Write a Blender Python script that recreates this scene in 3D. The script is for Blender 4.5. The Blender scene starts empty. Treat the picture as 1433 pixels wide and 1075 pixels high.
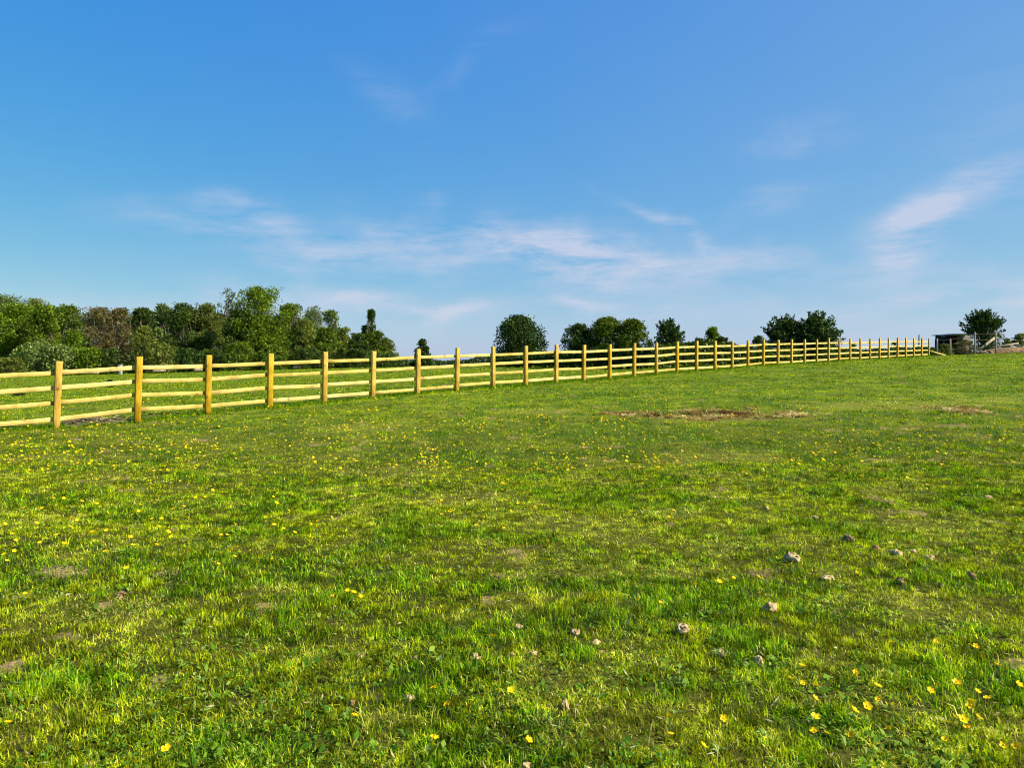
import bpy, math, random
import numpy as np
from math import radians, sin, cos, pi

random.seed(7)
C = bpy.context.scene.collection
scene = bpy.context.scene

# ------------------------------------------------------------------ camera, sky, sun, exposure
EYE = 1.5
FPX = 1077.0                      # focal length in pixels of the 1433 px wide photograph
PITCH = math.atan((537.5 - 510.0) / FPX)
cam_d = bpy.data.cameras.new('camera'); cam = bpy.data.objects.new('camera', cam_d); C.objects.link(cam)
cam_d.sensor_width = 36; cam_d.lens = FPX / 1433 * 36; cam_d.clip_start = 0.05; cam_d.clip_end = 8000
cam.location = (0, 0, EYE); cam.rotation_euler = (pi / 2 - PITCH, 0, 0)
scene.camera = cam

SUN_EL = radians(40); SUN_AZ = radians(-14)       # azimuth measured from +x towards +y
sdir = np.array([cos(SUN_EL) * cos(SUN_AZ), cos(SUN_EL) * sin(SUN_AZ), sin(SUN_EL)])
sun_d = bpy.data.lights.new('sun', 'SUN'); sun = bpy.data.objects.new('sun', sun_d); C.objects.link(sun)
sun_d.energy = 5.0; sun_d.angle = radians(0.53); sun_d.color = (1.0, 0.94, 0.82)
from mathutils import Vector
sun.rotation_euler = Vector(-sdir).to_track_quat('-Z', 'Y').to_euler()

world = bpy.data.worlds.new('World'); scene.world = world; world.use_nodes = True
nt = world.node_tree; N = nt.nodes; L = nt.links; N.clear()
wout = N.new('ShaderNodeOutputWorld'); bg = N.new('ShaderNodeBackground'); L.new(bg.outputs[0], wout.inputs[0])
sky = N.new('ShaderNodeTexSky'); sky.sky_type = 'NISHITA'; sky.sun_disc = False
sky.sun_elevation = SUN_EL; sky.sun_rotation = pi / 2 - SUN_AZ
sky.air_density = 1.0; sky.dust_density = 0.5; sky.ozone_density = 4.5; sky.altitude = 100
SKY_STRENGTH = 0.1076
hs = N.new('ShaderNodeHueSaturation'); hs.inputs['Saturation'].default_value = 1.3; hs.inputs['Hue'].default_value = 0.497
L.new(sky.outputs[0], hs.inputs['Color'])
# camera-like highlight roll-off of the clear sky, one exponent per channel
sepc = N.new('ShaderNodeSeparateColor'); comb = N.new('ShaderNodeCombineColor'); L.new(hs.outputs[0], sepc.inputs[0])
for ch, (g_, k_) in enumerate(((.885, .632), (.60, 1.115), (.08, 3.30))):
    a_ = N.new('ShaderNodeMath'); a_.operation = 'POWER'; a_.inputs[1].default_value = g_; L.new(sepc.outputs[ch], a_.inputs[0])
    b_ = N.new('ShaderNodeMath'); b_.operation = 'MULTIPLY'; b_.inputs[1].default_value = k_; L.new(a_.outputs[0], b_.inputs[0]); L.new(b_.outputs[0], comb.inputs[ch])
# cirrus: soft streaks fixed in sky directions
tc = N.new('ShaderNodeTexCoord')

def px_dir(px, py):
    u = (px - 716.5) / FPX; v = (537.5 - py) / FPX
    d = np.array([u, cos(PITCH) + v * sin(PITCH), -sin(PITCH) + v * cos(PITCH)])
    return d / np.linalg.norm(d)

noise = N.new('ShaderNodeTexNoise'); noise.inputs['Scale'].default_value = 3.2; noise.inputs['Detail'].default_value = 12
noise.inputs['Roughness'].default_value = 0.66; noise.inputs['Distortion'].default_value = 0.25
nm = N.new('ShaderNodeMapping'); nm.inputs['Scale'].default_value = (2.4, 2.4, 11); nm.inputs['Rotation'].default_value = (0, radians(6), 0)
L.new(tc.outputs['Generated'], nm.inputs['Vector']); L.new(nm.outputs[0], noise.inputs['Vector'])
nr = N.new('ShaderNodeMapRange'); nr.inputs['From Min'].default_value = 0.35; nr.inputs['From Max'].default_value = 0.68
L.new(noise.outputs['Fac'], nr.inputs['Value'])
# direction wobble so the streak masks have ragged outlines
wn = N.new('ShaderNodeTexNoise'); wn.inputs['Scale'].default_value = 7; wn.inputs['Detail'].default_value = 5
L.new(tc.outputs['Generated'], wn.inputs['Vector'])
ws = N.new('ShaderNodeVectorMath'); ws.operation = 'SUBTRACT'; ws.inputs[1].default_value = (0.5, 0.5, 0.5); L.new(wn.outputs['Color'], ws.inputs[0])
wsc = N.new('ShaderNodeVectorMath'); wsc.operation = 'SCALE'; wsc.inputs['Scale'].default_value = 0.10; L.new(ws.outputs[0], wsc.inputs[0])
wadd = N.new('ShaderNodeVectorMath'); wadd.operation = 'ADD'; L.new(tc.outputs['Generated'], wadd.inputs[0]); L.new(wsc.outputs[0], wadd.inputs[1])
clouds = [(650, 358, 230, 26, 5, .62), (345, 293, 50, 10, 8, .45), (790, 357, 110, 20, 6, .75), (460, 347, 85, 13, 14, .45),
          (290, 322, 100, 13, 18, .25), (1268, 338, 34, 24, -35, .80), (1310, 300, 46, 16, -35, .55), (1360, 275, 80, 16, -20, .30),
          (530, 125, 45, 20, 35, .16), (672, 88, 50, 10, -22, .13), (600, 278, 18, 10, -25, .3), (1085, 277, 36, 16, -15, .32),
          (1132, 182, 45, 14, -8, .25), (950, 322, 65, 6, 24, .60), (1050, 368, 95, 14, 4, .40), (520, 425, 150, 14, 4, .75),
          (632, 437, 28, 8, 0, .5), (820, 423, 42, 9, 0, .6), (1410, 398, 90, 18, 0, .5), (930, 430, 80, 9, 0, .4), (150, 425, 160, 15, 0, .3),
          (435, 382, 18, 10, 0, .35), (1020, 300, 20, 14, -40, .15), (1250, 440, 220, 26, 0, .35), (1400, 210, 90, 50, -35, .12), (1500, 120, 560, 420, 0, .15)]
prev = None
for (cx, cy, hw, hh, tilt, st) in clouds:
    c = px_dir(cx, cy); up = np.array([0, 0, 1.0]); r = np.cross(c, up); r /= np.linalg.norm(r); u = np.cross(r, c)
    t = radians(-tilt); a1 = cos(t) * r + sin(t) * u; a2 = -sin(t) * r + cos(t) * u
    def dot(vec, sc):
        n_ = N.new('ShaderNodeVectorMath'); n_.operation = 'DOT_PRODUCT'; L.new(wadd.outputs[0], n_.inputs[0]); n_.inputs[1].default_value = tuple(vec * sc)
        m_ = N.new('ShaderNodeMath'); m_.operation = 'SUBTRACT'; L.new(n_.outputs['Value'], m_.inputs[0]); m_.inputs[1].default_value = float(np.dot(vec, c) * sc)
        q_ = N.new('ShaderNodeMath'); q_.operation = 'MULTIPLY'; L.new(m_.outputs[0], q_.inputs[0]); L.new(m_.outputs[0], q_.inputs[1]); return q_
    q1 = dot(a1, FPX / (hw * 1.25)); q2 = dot(a2, FPX / (hh * 1.35))
    s_ = N.new('ShaderNodeMath'); s_.operation = 'ADD'; L.new(q1.outputs[0], s_.inputs[0]); L.new(q2.outputs[0], s_.inputs[1])
    dc = N.new('ShaderNodeVectorMath'); dc.operation = 'DOT_PRODUCT'; L.new(tc.outputs['Generated'], dc.inputs[0]); dc.inputs[1].default_value = tuple(c)
    fr = N.new('ShaderNodeMath'); fr.operation = 'GREATER_THAN'; L.new(dc.outputs['Value'], fr.inputs[0]); fr.inputs[1].default_value = 0
    e_ = N.new('ShaderNodeMath'); e_.operation = 'MULTIPLY'; e_.inputs[1].default_value = -1.0; L.new(s_.outputs[0], e_.inputs[0])
    x_ = N.new('ShaderNodeMath'); x_.operation = 'EXPONENT'; L.new(e_.outputs[0], x_.inputs[0])
    y_ = N.new('ShaderNodeMath'); y_.operation = 'MULTIPLY'; y_.inputs[1].default_value = st; L.new(x_.outputs[0], y_.inputs[0])
    z_ = N.new('ShaderNodeMath'); z_.operation = 'MULTIPLY'; L.new(y_.outputs[0], z_.inputs[0]); L.new(fr.outputs[0], z_.inputs[1])
    if hh == 420: veil = z_; continue
    if prev is None: prev = z_
    else:
        p_ = N.new('ShaderNodeMath'); p_.operation = 'ADD'; L.new(prev.outputs[0], p_.inputs[0]); L.new(z_.outputs[0], p_.inputs[1]); prev = p_
mk = N.new('ShaderNodeMath'); mk.operation = 'MULTIPLY'; mk.use_clamp = True; L.new(prev.outputs[0], mk.inputs[0]); L.new(nr.outputs[0], mk.inputs[1])
mkv = N.new('ShaderNodeMath'); mkv.operation = 'ADD'; L.new(mk.outputs[0], mkv.inputs[0]); L.new(veil.outputs[0], mkv.inputs[1])
mk2 = N.new('ShaderNodeMath'); mk2.operation = 'MINIMUM'; mk2.inputs[1].default_value = 0.75; L.new(mkv.outputs[0], mk2.inputs[0])
mix = N.new('ShaderNodeMix'); mix.data_type = 'RGBA'; L.new(mk2.outputs[0], mix.inputs['Factor'])
L.new(comb.outputs[0], mix.inputs['A']); mix.inputs['B'].default_value = (3.3, 3.42, 4.15, 1)
L.new(mix.outputs['Result'], bg.inputs['Color']); bg.inputs['Strength'].default_value = SKY_STRENGTH

scene.view_settings.view_transform = 'Standard'; scene.view_settings.look = 'None'
scene.view_settings.exposure = 0.88; scene.view_settings.gamma = 1.0
scene.cycles.filter_width = 1.05; scene.cycles.max_bounces = 6; scene.cycles.transparent_max_bounces = 4

# ------------------------------------------------------------------ numpy helpers
rng = np.random.default_rng(11)
_tab = np.random.default_rng(3).random((256, 256))

def vnoise(x, y, seed=0):
    x = np.asarray(x, float) + seed * 17.31; y = np.asarray(y, float) + seed * 9.77
    xi = np.floor(x).astype(np.int64); yi = np.floor(y).astype(np.int64); fx = x - xi; fy = y - yi
    fx = fx * fx * (3 - 2 * fx); fy = fy * fy * (3 - 2 * fy)
    a = _tab[xi & 255, yi & 255]; b = _tab[(xi + 1) & 255, yi & 255]; c = _tab[xi & 255, (yi + 1) & 255]; d = _tab[(xi + 1) & 255, (yi + 1) & 255]
    return (a * (1 - fx) + b * fx) * (1 - fy) + (c * (1 - fx) + d * fx) * fy

def fbm(x, y, scale, seed=0, octv=4, gain=0.5):
    s = 0; a = 1; t = 0; f = 1 / scale
    for o in range(octv):
        s = s + a * vnoise(np.asarray(x) * f + 3.7 * o, np.asarray(y) * f - 5.1 * o, seed + o); t += a; a *= gain; f *= 2.03
    return s / t

def smooth(e0, e1, x):
    t = np.clip((x - e0) / (e1 - e0), 0, 1); return t * t * (3 - 2 * t)

def at(px, py, Y):
    """world point at distance Y in front of the camera station that the photograph shows at (px, py)"""
    d = px_dir(px, py); d = d / d[1]
    return np.array([d[0] * Y, Y, EYE + d[2] * Y])

def mesh_np(name, verts, faces, mat, col=None, parent=None, smooth_shade=False, face_mats=None, mats=None):
    """faces: list of integer arrays (n,3) / (n,4); col: per-face colours"""
    me = bpy.data.meshes.new(name)
    verts = np.asarray(verts, np.float32)
    me.vertices.add(len(verts)); me.vertices.foreach_set('co', verts.ravel())
    faces = [np.asarray(f, np.int32) for f in faces if len(f)]
    tot = np.concatenate([np.full(len(f), f.shape[1], np.int32) for f in faces]); idx = np.concatenate([f.ravel() for f in faces])
    me.loops.add(len(idx)); me.loops.foreach_set('vertex_index', idx)
    st = np.concatenate([[0], np.cumsum(tot)[:-1]]).astype(np.int32)
    me.polygons.add(len(tot)); me.polygons.foreach_set('loop_start', st); me.polygons.foreach_set('loop_total', tot)
    if smooth_shade: me.polygons.foreach_set('use_smooth', np.ones(len(tot), bool))
    if face_mats is not None: me.polygons.foreach_set('material_index', np.asarray(face_mats, np.int32))
    me.update(calc_edges=True)
    if col is not None:
        a = me.attributes.new('col', 'FLOAT_COLOR', 'FACE'); c4 = np.ones((len(tot), 4), np.float32); c4[:, :3] = col
        a.data.foreach_set('color', c4.ravel())
    for m in (mats or [mat]): me.materials.append(m)
    o = bpy.data.objects.new(name, me); C.objects.link(o)
    if parent is not None: o.parent = parent
    return o

def tag(o, label=None, cat=None, group=None, kind=None):
    if label: o['label'] = label
    if cat: o['category'] = cat
    if group: o['group'] = group
    if kind: o['kind'] = kind
    return o

def empty(name, loc):
    o = bpy.data.objects.new(name, None); o.location = tuple(float(v) for v in loc); o.empty_display_size = 0.2; C.objects.link(o); return o

class MB:
    """collects boxes, tubes and blobs, then builds them as one mesh"""
    def __init__(s): s.v = []; s.f3 = []; s.f4 = []; s.n = 0
    def add(s, v, f3=(), f4=()):
        v = np.asarray(v, float); s.v.append(v)
        if len(f3): s.f3.append(np.asarray(f3) + s.n)
        if len(f4): s.f4.append(np.asarray(f4) + s.n)
        s.n += len(v)
    def tube(s, pts, rad, k=6, caps=True):
        pts = np.asarray(pts, float); m = len(pts); rad = np.broadcast_to(np.asarray(rad, float), (m,))
        tang = np.gradient(pts, axis=0); tang /= np.linalg.norm(tang, axis=1)[:, None] + 1e-9
        ref = np.array([0, 0, 1.0]) if abs(tang[0, 2]) < .8 else np.array([1.0, 0, 0])
        V = []
        for i in range(m):
            a = np.cross(tang[i], ref); a /= np.linalg.norm(a) + 1e-9; b = np.cross(tang[i], a)
            ang = np.arange(k) / k * 2 * pi
            V.append(pts[i] + rad[i] * (np.cos(ang)[:, None] * a + np.sin(ang)[:, None] * b))
        V = np.concatenate(V); F = []
        for i in range(m - 1):
            for j in range(k):
                F.append((i * k + j, i * k + (j + 1) % k, (i + 1) * k + (j + 1) % k, (i + 1) * k + j))
        T = []
        if caps:
            for j in range(1, k - 1): T.append((0, j + 1, j)); T.append(((m - 1) * k, (m - 1) * k + j, (m - 1) * k + j + 1))
        s.add(V, T, F)
    def beam(s, p, q, w, h, side=None, bev=0.006, segs=1, wob=0.0, up=(0, 0, 1)):
        """bevelled bar of width w (sideways) and height h (upwards) from p to q"""
        p = np.asarray(p, float); q = np.asarray(q, float); d = (q - p) / np.linalg.norm(q - p)
        u = np.asarray(up, float); sd = np.cross(d, u); sd /= np.linalg.norm(sd); u = np.cross(sd, d)
        a, b, c = w / 2, h / 2, bev
        prof = [(-a + c, -b), (a - c, -b), (a, -b + c), (a, b - c), (a - c, b), (-a + c, b), (-a, b - c), (-a, -b + c)]
        V = []; k = 8
        st = [(0, 1)] + [(i / segs, 1) for i in range(segs + 1)] + [(1, 1)]
        lst = [(0, .0)] + [(t, 1) for t in np.linspace(0, 1, segs + 1)] + [(1, .0)]
        L_ = np.linalg.norm(q - p)
        for idx, (t, full) in enumerate(lst):
            off = 0
            if full and 0 < t < 1: off = random.uniform(-wob, wob)
            sc = 1 if full else (1 - 2 * c / min(w, h))
            tt = t
            if full and t == 0: tt = c / L_
            if full and t == 1: tt = 1 - c / L_
            cen = p + d * L_ * tt + u * off
            for (x, y) in prof: V.append(cen + sd * x * sc + u * y * sc)
        F = []; m = len(lst)
        for i in range(m - 1):
            for j in range(k): F.append((i * k + j, i * k + (j + 1) % k, (i + 1) * k + (j + 1) % k, (i + 1) * k + j))
        T = []
        for j in range(1, k - 1): T.append((0, j + 1, j)); T.append(((m - 1) * k, (m - 1) * k + j, (m - 1) * k + j + 1))
        s.add(V, T, F)
    def build(s, name, mat, parent=None, smooth_shade=False, origin=None):
        v = np.concatenate(s.v)
        if origin is not None: v = v - np.asarray(origin)
        fs = []
        if s.f3: fs.append(np.concatenate(s.f3))
        if s.f4: fs.append(np.concatenate(s.f4))
        o = mesh_np(name, v, fs, mat, parent=parent, smooth_shade=smooth_shade)
        return o

# ------------------------------------------------------------------ materials
def new_mat(name):
    m = bpy.data.materials.new(name); m.use_nodes = True; m.node_tree.nodes.clear(); return m, m.node_tree.nodes, m.node_tree.links

def leaf_mat(name, transl=0.35, gloss=0.05, rough=0.4, gain=1.0):
    m, n, l = new_mat(name); out = n.new('ShaderNodeOutputMaterial')
    at_ = n.new('ShaderNodeAttribute'); at_.attribute_name = 'col'
    d = n.new('ShaderNodeBsdfDiffuse'); t = n.new('ShaderNodeBsdfTranslucent'); g = n.new('ShaderNodeBsdfGlossy'); g.inputs['Roughness'].default_value = rough
    g.inputs['Color'].default_value = (.85, .9, .5, 1)
    l.new(at_.outputs['Color'], d.inputs['Color'])
    br = n.new('ShaderNodeMix'); br.data_type = 'RGBA'; br.blend_type = 'MULTIPLY'; br.inputs['Factor'].default_value = 1; br.inputs['B'].default_value = (1.25, 1.3, .6, 1)
    l.new(at_.outputs['Color'], br.inputs['A']); l.new(br.outputs['Result'], t.inputs['Color'])
    a = n.new('ShaderNodeMixShader'); a.inputs[0].default_value = transl; l.new(d.outputs[0], a.inputs[1]); l.new(t.outputs[0], a.inputs[2])
    b = n.new('ShaderNodeMixShader'); b.inputs[0].default_value = gloss; l.new(a.outputs[0], b.inputs[1]); l.new(g.outputs[0], b.inputs[2])
    l.new(b.outputs[0], out.inputs[0]); return m

def rough_mat(name, c1, c2, scale=8, rough=0.85, bump=0.3, stretch=(1, 1, 1), c3=None, coords='Object', detail=6, dist=0.02):
    m, n, l = new_mat(name); out = n.new('ShaderNodeOutputMaterial'); p = n.new('ShaderNodeBsdfPrincipled'); p.inputs['Roughness'].default_value = rough
    p.inputs['Specular IOR Level'].default_value = 0.25
    tc = n.new('ShaderNodeTexCoord'); mp = n.new('ShaderNodeMapping'); mp.inputs['Scale'].default_value = stretch
    l.new(tc.outputs[coords], mp.inputs[0]); ns = n.new('ShaderNodeTexNoise'); ns.inputs['Scale'].default_value = scale; ns.inputs['Detail'].default_value = detail
    l.new(mp.outputs[0], ns.inputs['Vector']); cr = n.new('ShaderNodeValToRGB'); cr.color_ramp.elements[0].position = .32; cr.color_ramp.elements[1].position = .68
    cr.color_ramp.elements[0].color = (*c1, 1); cr.color_ramp.elements[1].color = (*c2, 1)
    if c3 is not None:
        e = cr.color_ramp.elements.new(.8); e.color = (*c3, 1)
    l.new(ns.outputs['Fac'], cr.inputs[0]); l.new(cr.outputs[0], p.inputs['Base Color'])
    bp = n.new('ShaderNodeBump'); bp.inputs['Strength'].default_value = bump; bp.inputs['Distance'].default_value = dist
    l.new(ns.outputs['Fac'], bp.inputs['Height']); l.new(bp.outputs[0], p.inputs['Normal']); l.new(p.outputs[0], out.inputs[0]); return m

def wood_mat(name, base, dark, knot, stretch):
    """sawn softwood: long grain streaks, broad tone changes, knots; object-random tone"""
    m, n, l = new_mat(name); out = n.new('ShaderNodeOutputMaterial'); p = n.new('ShaderNodeBsdfPrincipled'); p.inputs['Roughness'].default_value = .75
    p.inputs['Specular IOR Level'].default_value = 0.2
    tc = n.new('ShaderNodeTexCoord'); oi = n.new('ShaderNodeObjectInfo')
    add = n.new('ShaderNodeVectorMath'); add.operation = 'ADD'; sc = n.new('ShaderNodeVectorMath'); sc.operation = 'SCALE'; sc.inputs['Scale'].default_value = 37
    cmb = n.new('ShaderNodeCombineXYZ')
    for i in range(3): l.new(oi.outputs['Random'], cmb.inputs[i])
    l.new(cmb.outputs[0], sc.inputs[0]); l.new(tc.outputs['Object'], add.inputs[0]); l.new(sc.outputs[0], add.inputs[1])
    mp = n.new('ShaderNodeMapping'); mp.inputs['Scale'].default_value = stretch; l.new(add.outputs[0], mp.inputs[0])
    g = n.new('ShaderNodeTexNoise'); g.inputs['Scale'].default_value = 9; g.inputs['Detail'].default_value = 7; l.new(mp.outputs[0], g.inputs['Vector'])
    cr = n.new('ShaderNodeValToRGB'); cr.color_ramp.elements[0].position = .3; cr.color_ramp.elements[1].position = .62
    cr.color_ramp.elements[0].color = (*dark, 1); cr.color_ramp.elements[1].color = (*base, 1); l.new(g.outputs['Fac'], cr.inputs[0])
    v = n.new('ShaderNodeTexVoronoi'); v.inputs['Scale'].default_value = 3.3; l.new(add.outputs[0], v.inputs['Vector'])
    kr = n.new('ShaderNodeMapRange'); kr.inputs['From Min'].default_value = .09; kr.inputs['From Max'].default_value = .17; kr.inputs['To Min'].default_value = .75; kr.inputs['To Max'].default_value = 0
    l.new(v.outputs['Distance'], kr.inputs['Value'])
    mx = n.new('ShaderNodeMix'); mx.data_type = 'RGBA'; l.new(kr.outputs[0], mx.inputs['Factor']); l.new(cr.outputs[0], mx.inputs['A']); mx.inputs['B'].default_value = (*knot, 1)
    bn = n.new('ShaderNodeTexNoise'); bn.inputs['Scale'].default_value = 2.6; bn.inputs['Detail'].default_value = 4; l.new(add.outputs[0], bn.inputs['Vector'])
    bc = n.new('ShaderNodeValToRGB'); bc.color_ramp.elements[0].position = .36; bc.color_ramp.elements[1].position = .60; bc.color_ramp.elements[0].color = (.62, .60, .45, 1); bc.color_ramp.elements[1].color = (1.05, 1.03, 1.0, 1); l.new(bn.outputs['Fac'], bc.inputs[0])
    sm = n.new('ShaderNodeMix'); sm.data_type = 'RGBA'; sm.blend_type = 'MULTIPLY'; sm.inputs['Factor'].default_value = .8; l.new(mx.outputs['Result'], sm.inputs['A']); l.new(bc.outputs[0], sm.inputs['B'])
    h = n.new('ShaderNodeHueSaturation'); l.new(sm.outputs['Result'], h.inputs['Color'])
    vr = n.new('ShaderNodeMapRange'); vr.inputs['To Min'].default_value = .90; vr.inputs['To Max'].default_value = 1.08; l.new(oi.outputs['Random'], vr.inputs['Value']); l.new(vr.outputs[0], h.inputs['Value'])
    sr = n.new('ShaderNodeMapRange'); sr.inputs['To Min'].default_value = 1.04; sr.inputs['To Max'].default_value = .94; l.new(oi.outputs['Random'], sr.inputs['Value']); l.new(sr.outputs[0], h.inputs['Saturation'])
    l.new(h.outputs[0], p.inputs['Base Color'])
    bp = n.new('ShaderNodeBump'); bp.inputs['Strength'].default_value = .35; bp.inputs['Distance'].default_value = .006
    l.new(g.outputs['Fac'], bp.inputs['Height']); l.new(bp.outputs[0], p.inputs['Normal']); l.new(p.outputs[0], out.inputs[0]); return m

M_post = wood_mat('treated_post_wood', (.59, .375, .035), (.38, .215, .018), (.16, .07, .015), (6, 6, .7))
M_rail = wood_mat('fresh_rail_wood', (.72, .55, .16), (.52, .35, .075), (.28, .14, .04), (1.2, 1.2, 9))
M_grass = leaf_mat('grass_blades', .35, .005, .35)
M_leaf = leaf_mat('tree_leaves', .28, .015, .45)
M_bark = rough_mat('bark', (.05, .035, .022), (.16, .12, .08), 6, .9, .6, (1, 1, .3))
M_palebark = rough_mat('pale_bark', (.16, .14, .10), (.36, .33, .26), 6, .9, .6, (1, 1, .3))
M_clod = rough_mat('dry_clod', (.28, .17, .06), (.70, .52, .26), 38, .95, .6, c3=(.80, .66, .40))
M_darkclod = rough_mat('dark_clod', (.12, .07, .02), (.38, .25, .10), 26, .95, .8)
M_soil = rough_mat('dug_soil', (.12, .065, .028), (.26, .16, .075), 5, .95, .8, dist=.05)
M_oldwood = rough_mat('weathered_wood', (.20, .15, .09), (.42, .34, .22), 7, .85, .4, (1, 1, .2))
M_dryTwig = rough_mat('dry_twig', (.20, .14, .06), (.46, .36, .19), 7, .85, .4)
M_palestone = rough_mat('pale_stone', (.30, .28, .24), (.48, .45, .38), 9, .85, .3)

# ------------------------------------------------------------------ the fence line measured in the photograph
PX = [80,193,291.5,378,454.5,522,585,639.7,690.5,736.2,778.8,817.2,853.5,888,919,948,975,1001,1025,1047,1068.6,1089,1108,1126.3,1143.3,1159.7,1174.6,1190,1204,1217.7,1231,1243.5,1256,1267.8,1279,1290,1300]
TP = [504.6,498.4,497.9,493.9,492.8,491,488.6,487,485.7,484,483,482.6,481.3,479.9,479.3,477.6,477.3,477.2,477,476.2,475.3,475.3,474.8,474.5,474.3,473.5,474,474,473.9,473.8,473.4,473,472.7,472.9,473,473.2,473.5]
BT = [601,583.9,579.4,571.4,565.3,558,553.4,547.4,542.5,540.3,536.7,534.3,531,527.6,525.2,522,520,518.3,516.2,515,512.6,511.4,510.8,509.8,508.9,508,506.2,504.9,504.2,503.7,503.3,503,502.3,501.4,500.5,499.9,499.1]
D0 = 16.2; DD = 0.06896
def fence_depth(n): return D0 * (1 + DD * n)
posts = [(PX[i], TP[i], BT[i], fence_depth(i)) for i in range(37)]

# ------------------------------------------------------------------ terrain
ctl = []
for (x, y) in ((0, 0), (-2.5, 3), (2.5, 3), (0, 6), (-5, 6), (5.5, 6), (0, 10.5)): ctl.append((x, y, 0.0 if y < 5 else .02))
for (p, t, b, D) in posts[::2]:
    w = at(p, b, D); ctl.append((w[0], w[1], w[2]))
wl = at(PX[0], BT[0], D0); ctl.append((wl[0] - 6, wl[1] - 6, wl[2] - .10)); ctl.append((wl[0] - 14, wl[1] - 12, wl[2] - .2))
for (p, y, D) in ((-200, 533, 75), (40, 526.5, 92), (100, 541, 45), (300, 534, 48), (300, 521, 98), (500, 516.5, 98), (520, 526, 50), (640, 512.5, 80), (660, 521, 48), (760, 511, 68), (760, 519, 46), (860, 509, 64),
                  (940, 508, 60), (1120, 507.5, 50), (1200, 503.5, 62), (1330, 497.6, 64), (1385, 495.7, 66), (1433, 494.8, 66), (1700, 492, 64), (2100, 500, 50),
                  (1433, 520, 30), (1433, 560, 19)):
    w = at(p, y, D); ctl.append(tuple(w))
for (x, y, z) in ((-60, 130, -.1), (0, 140, -.2), (40, 130, 0.0), (70, 125, .6), (20, 110, .6), (-20, 112, .2), (110, 110, 1.0), (0, -30, -.2), (-40, 0, -.1), (40, 0, .5), (-90, 60, 0.0), (60, -30, .2), (-60, -30, -.2)): ctl.append((x, y, z))
ctl = np.array(ctl); _c = 4.0
_K = np.sqrt(((ctl[:, None, :2] - ctl[None, :, :2]) ** 2).sum(-1) + _c * _c)
_zm = ctl[:, 2].mean(); _w = np.linalg.solve(_K - np.eye(len(ctl)) * 0.25, ctl[:, 2] - _zm)

def ground(x, y, bumps=True):
    x = np.atleast_1d(np.asarray(x, float)); y = np.atleast_1d(np.asarray(y, float)); z = np.empty(len(x))
    for a in range(0, len(x), 50000):
        s = slice(a, a + 50000)
        K = np.sqrt((x[s, None] - ctl[None, :, 0]) ** 2 + (y[s, None] - ctl[None, :, 1]) ** 2 + _c * _c); z[s] = K @ _w + _zm
    r = np.hypot(x, y - 30); k = smooth(110, 240, r); z = z * (1 - k) + (-.6) * k
    if bumps:
        fade = 1 - smooth(60, 140, r)
        z = z + fade * ((fbm(x, y, 1.6, 5, 3) - .5) * .11 + (fbm(x, y, .42, 9, 2) - .5) * .045)
    return z
def gz(x, y, bumps=True): return float(ground([x], [y], bumps)[0])

def hit(px, py, lo=1.2, hi=160):
    """where the photograph's pixel meets the field"""
    d = px_dir(px, py); d = d / d[1]; Y = np.geomspace(lo, hi, 500)
    z = EYE + d[2] * Y; g = ground(d[0] * Y, Y, False); below = np.nonzero(z < g)[0]
    if len(below) == 0: return None
    i = below[0]; Yh = Y[i] if i == 0 else Y[i - 1] + (Y[i] - Y[i - 1]) * ((z[i - 1] - g[i - 1]) / ((z[i - 1] - g[i - 1]) - (z[i] - g[i]) + 1e-9))
    return np.array([d[0] * Yh, Yh, gz(d[0] * Yh, Yh)])

# patches of other growth and bare soil: photo centre, half sizes -> world ellipses
PATCH = {'brown': [(880, 580, 42, 4.5), (955, 583, 70, 5), (1032, 577, 45, 5), (1110, 580, 38, 5), (1070, 585, 50, 3), (1362, 578, 24, 5), (1330, 570, 40, 3)],
         'straw': [(760, 577, 60, 5), (1250, 567, 170, 6), (1000, 588, 130, 5), (1400, 560, 60, 6), (1235, 690, 70, 10), (1310, 740, 70, 14), (1260, 850, 100, 26), (560, 660, 70, 12),
                   (500, 600, 90, 8), (820, 740, 90, 16), (1010, 640, 90, 10), (140, 860, 120, 18), (560, 1000, 60, 16), (1020, 770, 70, 14), (640, 700, 80, 9), (860, 800, 120, 14), (380, 830, 60, 10), (940, 720, 80, 10)],
         'bare': [(12, 930, 17, 8), (90, 806, 42, 9), (145, 851, 13, 4), (168, 840, 16, 6), (35, 832, 20, 5), (230, 808, 14, 4), (1230, 700, 16, 8), (1365, 577, 13, 4)],
         'lush': [(230, 710, 100, 11), (700, 885, 120, 26), (400, 885, 70, 14), (330, 1035, 80, 24), (740, 1015, 70, 20), (965, 552, 28, 4), (1190, 745, 100, 14), (870, 870, 60, 22), (1330, 990, 80, 40),
                  (1090, 1000, 60, 24), (640, 640, 110, 12), (870, 610, 120, 12), (1040, 625, 70, 9), (1350, 665, 60, 7), (1345, 710, 40, 9), (845, 553, 50, 4), (60, 700, 80, 10), (560, 545, 120, 4), (100, 950, 50, 16), (1160, 860, 60, 16)]}
ELL = {}
for k, lst in PATCH.items():
    out = []
    for (a, b, ha, hb) in lst:
        c = hit(a, b); u = hit(a, b - hb); v = hit(a, b + hb); w = hit(a + ha, b)
        out.append((c[0], (u[1] + v[1]) / 2, abs(w[0] - c[0]) * 1.05, abs(u[1] - v[1]) / 2))
    ELL[k] = out

def patch_w(kind, x, y):
    s = np.zeros(len(x)); nz = (fbm(x, y, .5, 31, 4) - .5) * 1.5 + (fbm(x, y, .13, 37, 3) - .5) * 1.3
    for (cx, cy, rx, ry) in ELL[kind]:
        q = np.sqrt(((x - cx) / rx) ** 2 + ((y - cy) / ry) ** 2); s = np.maximum(s, smooth(1.4, .35, q + nz * (1.25 if kind == 'brown' else .9)))
    return s

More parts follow.
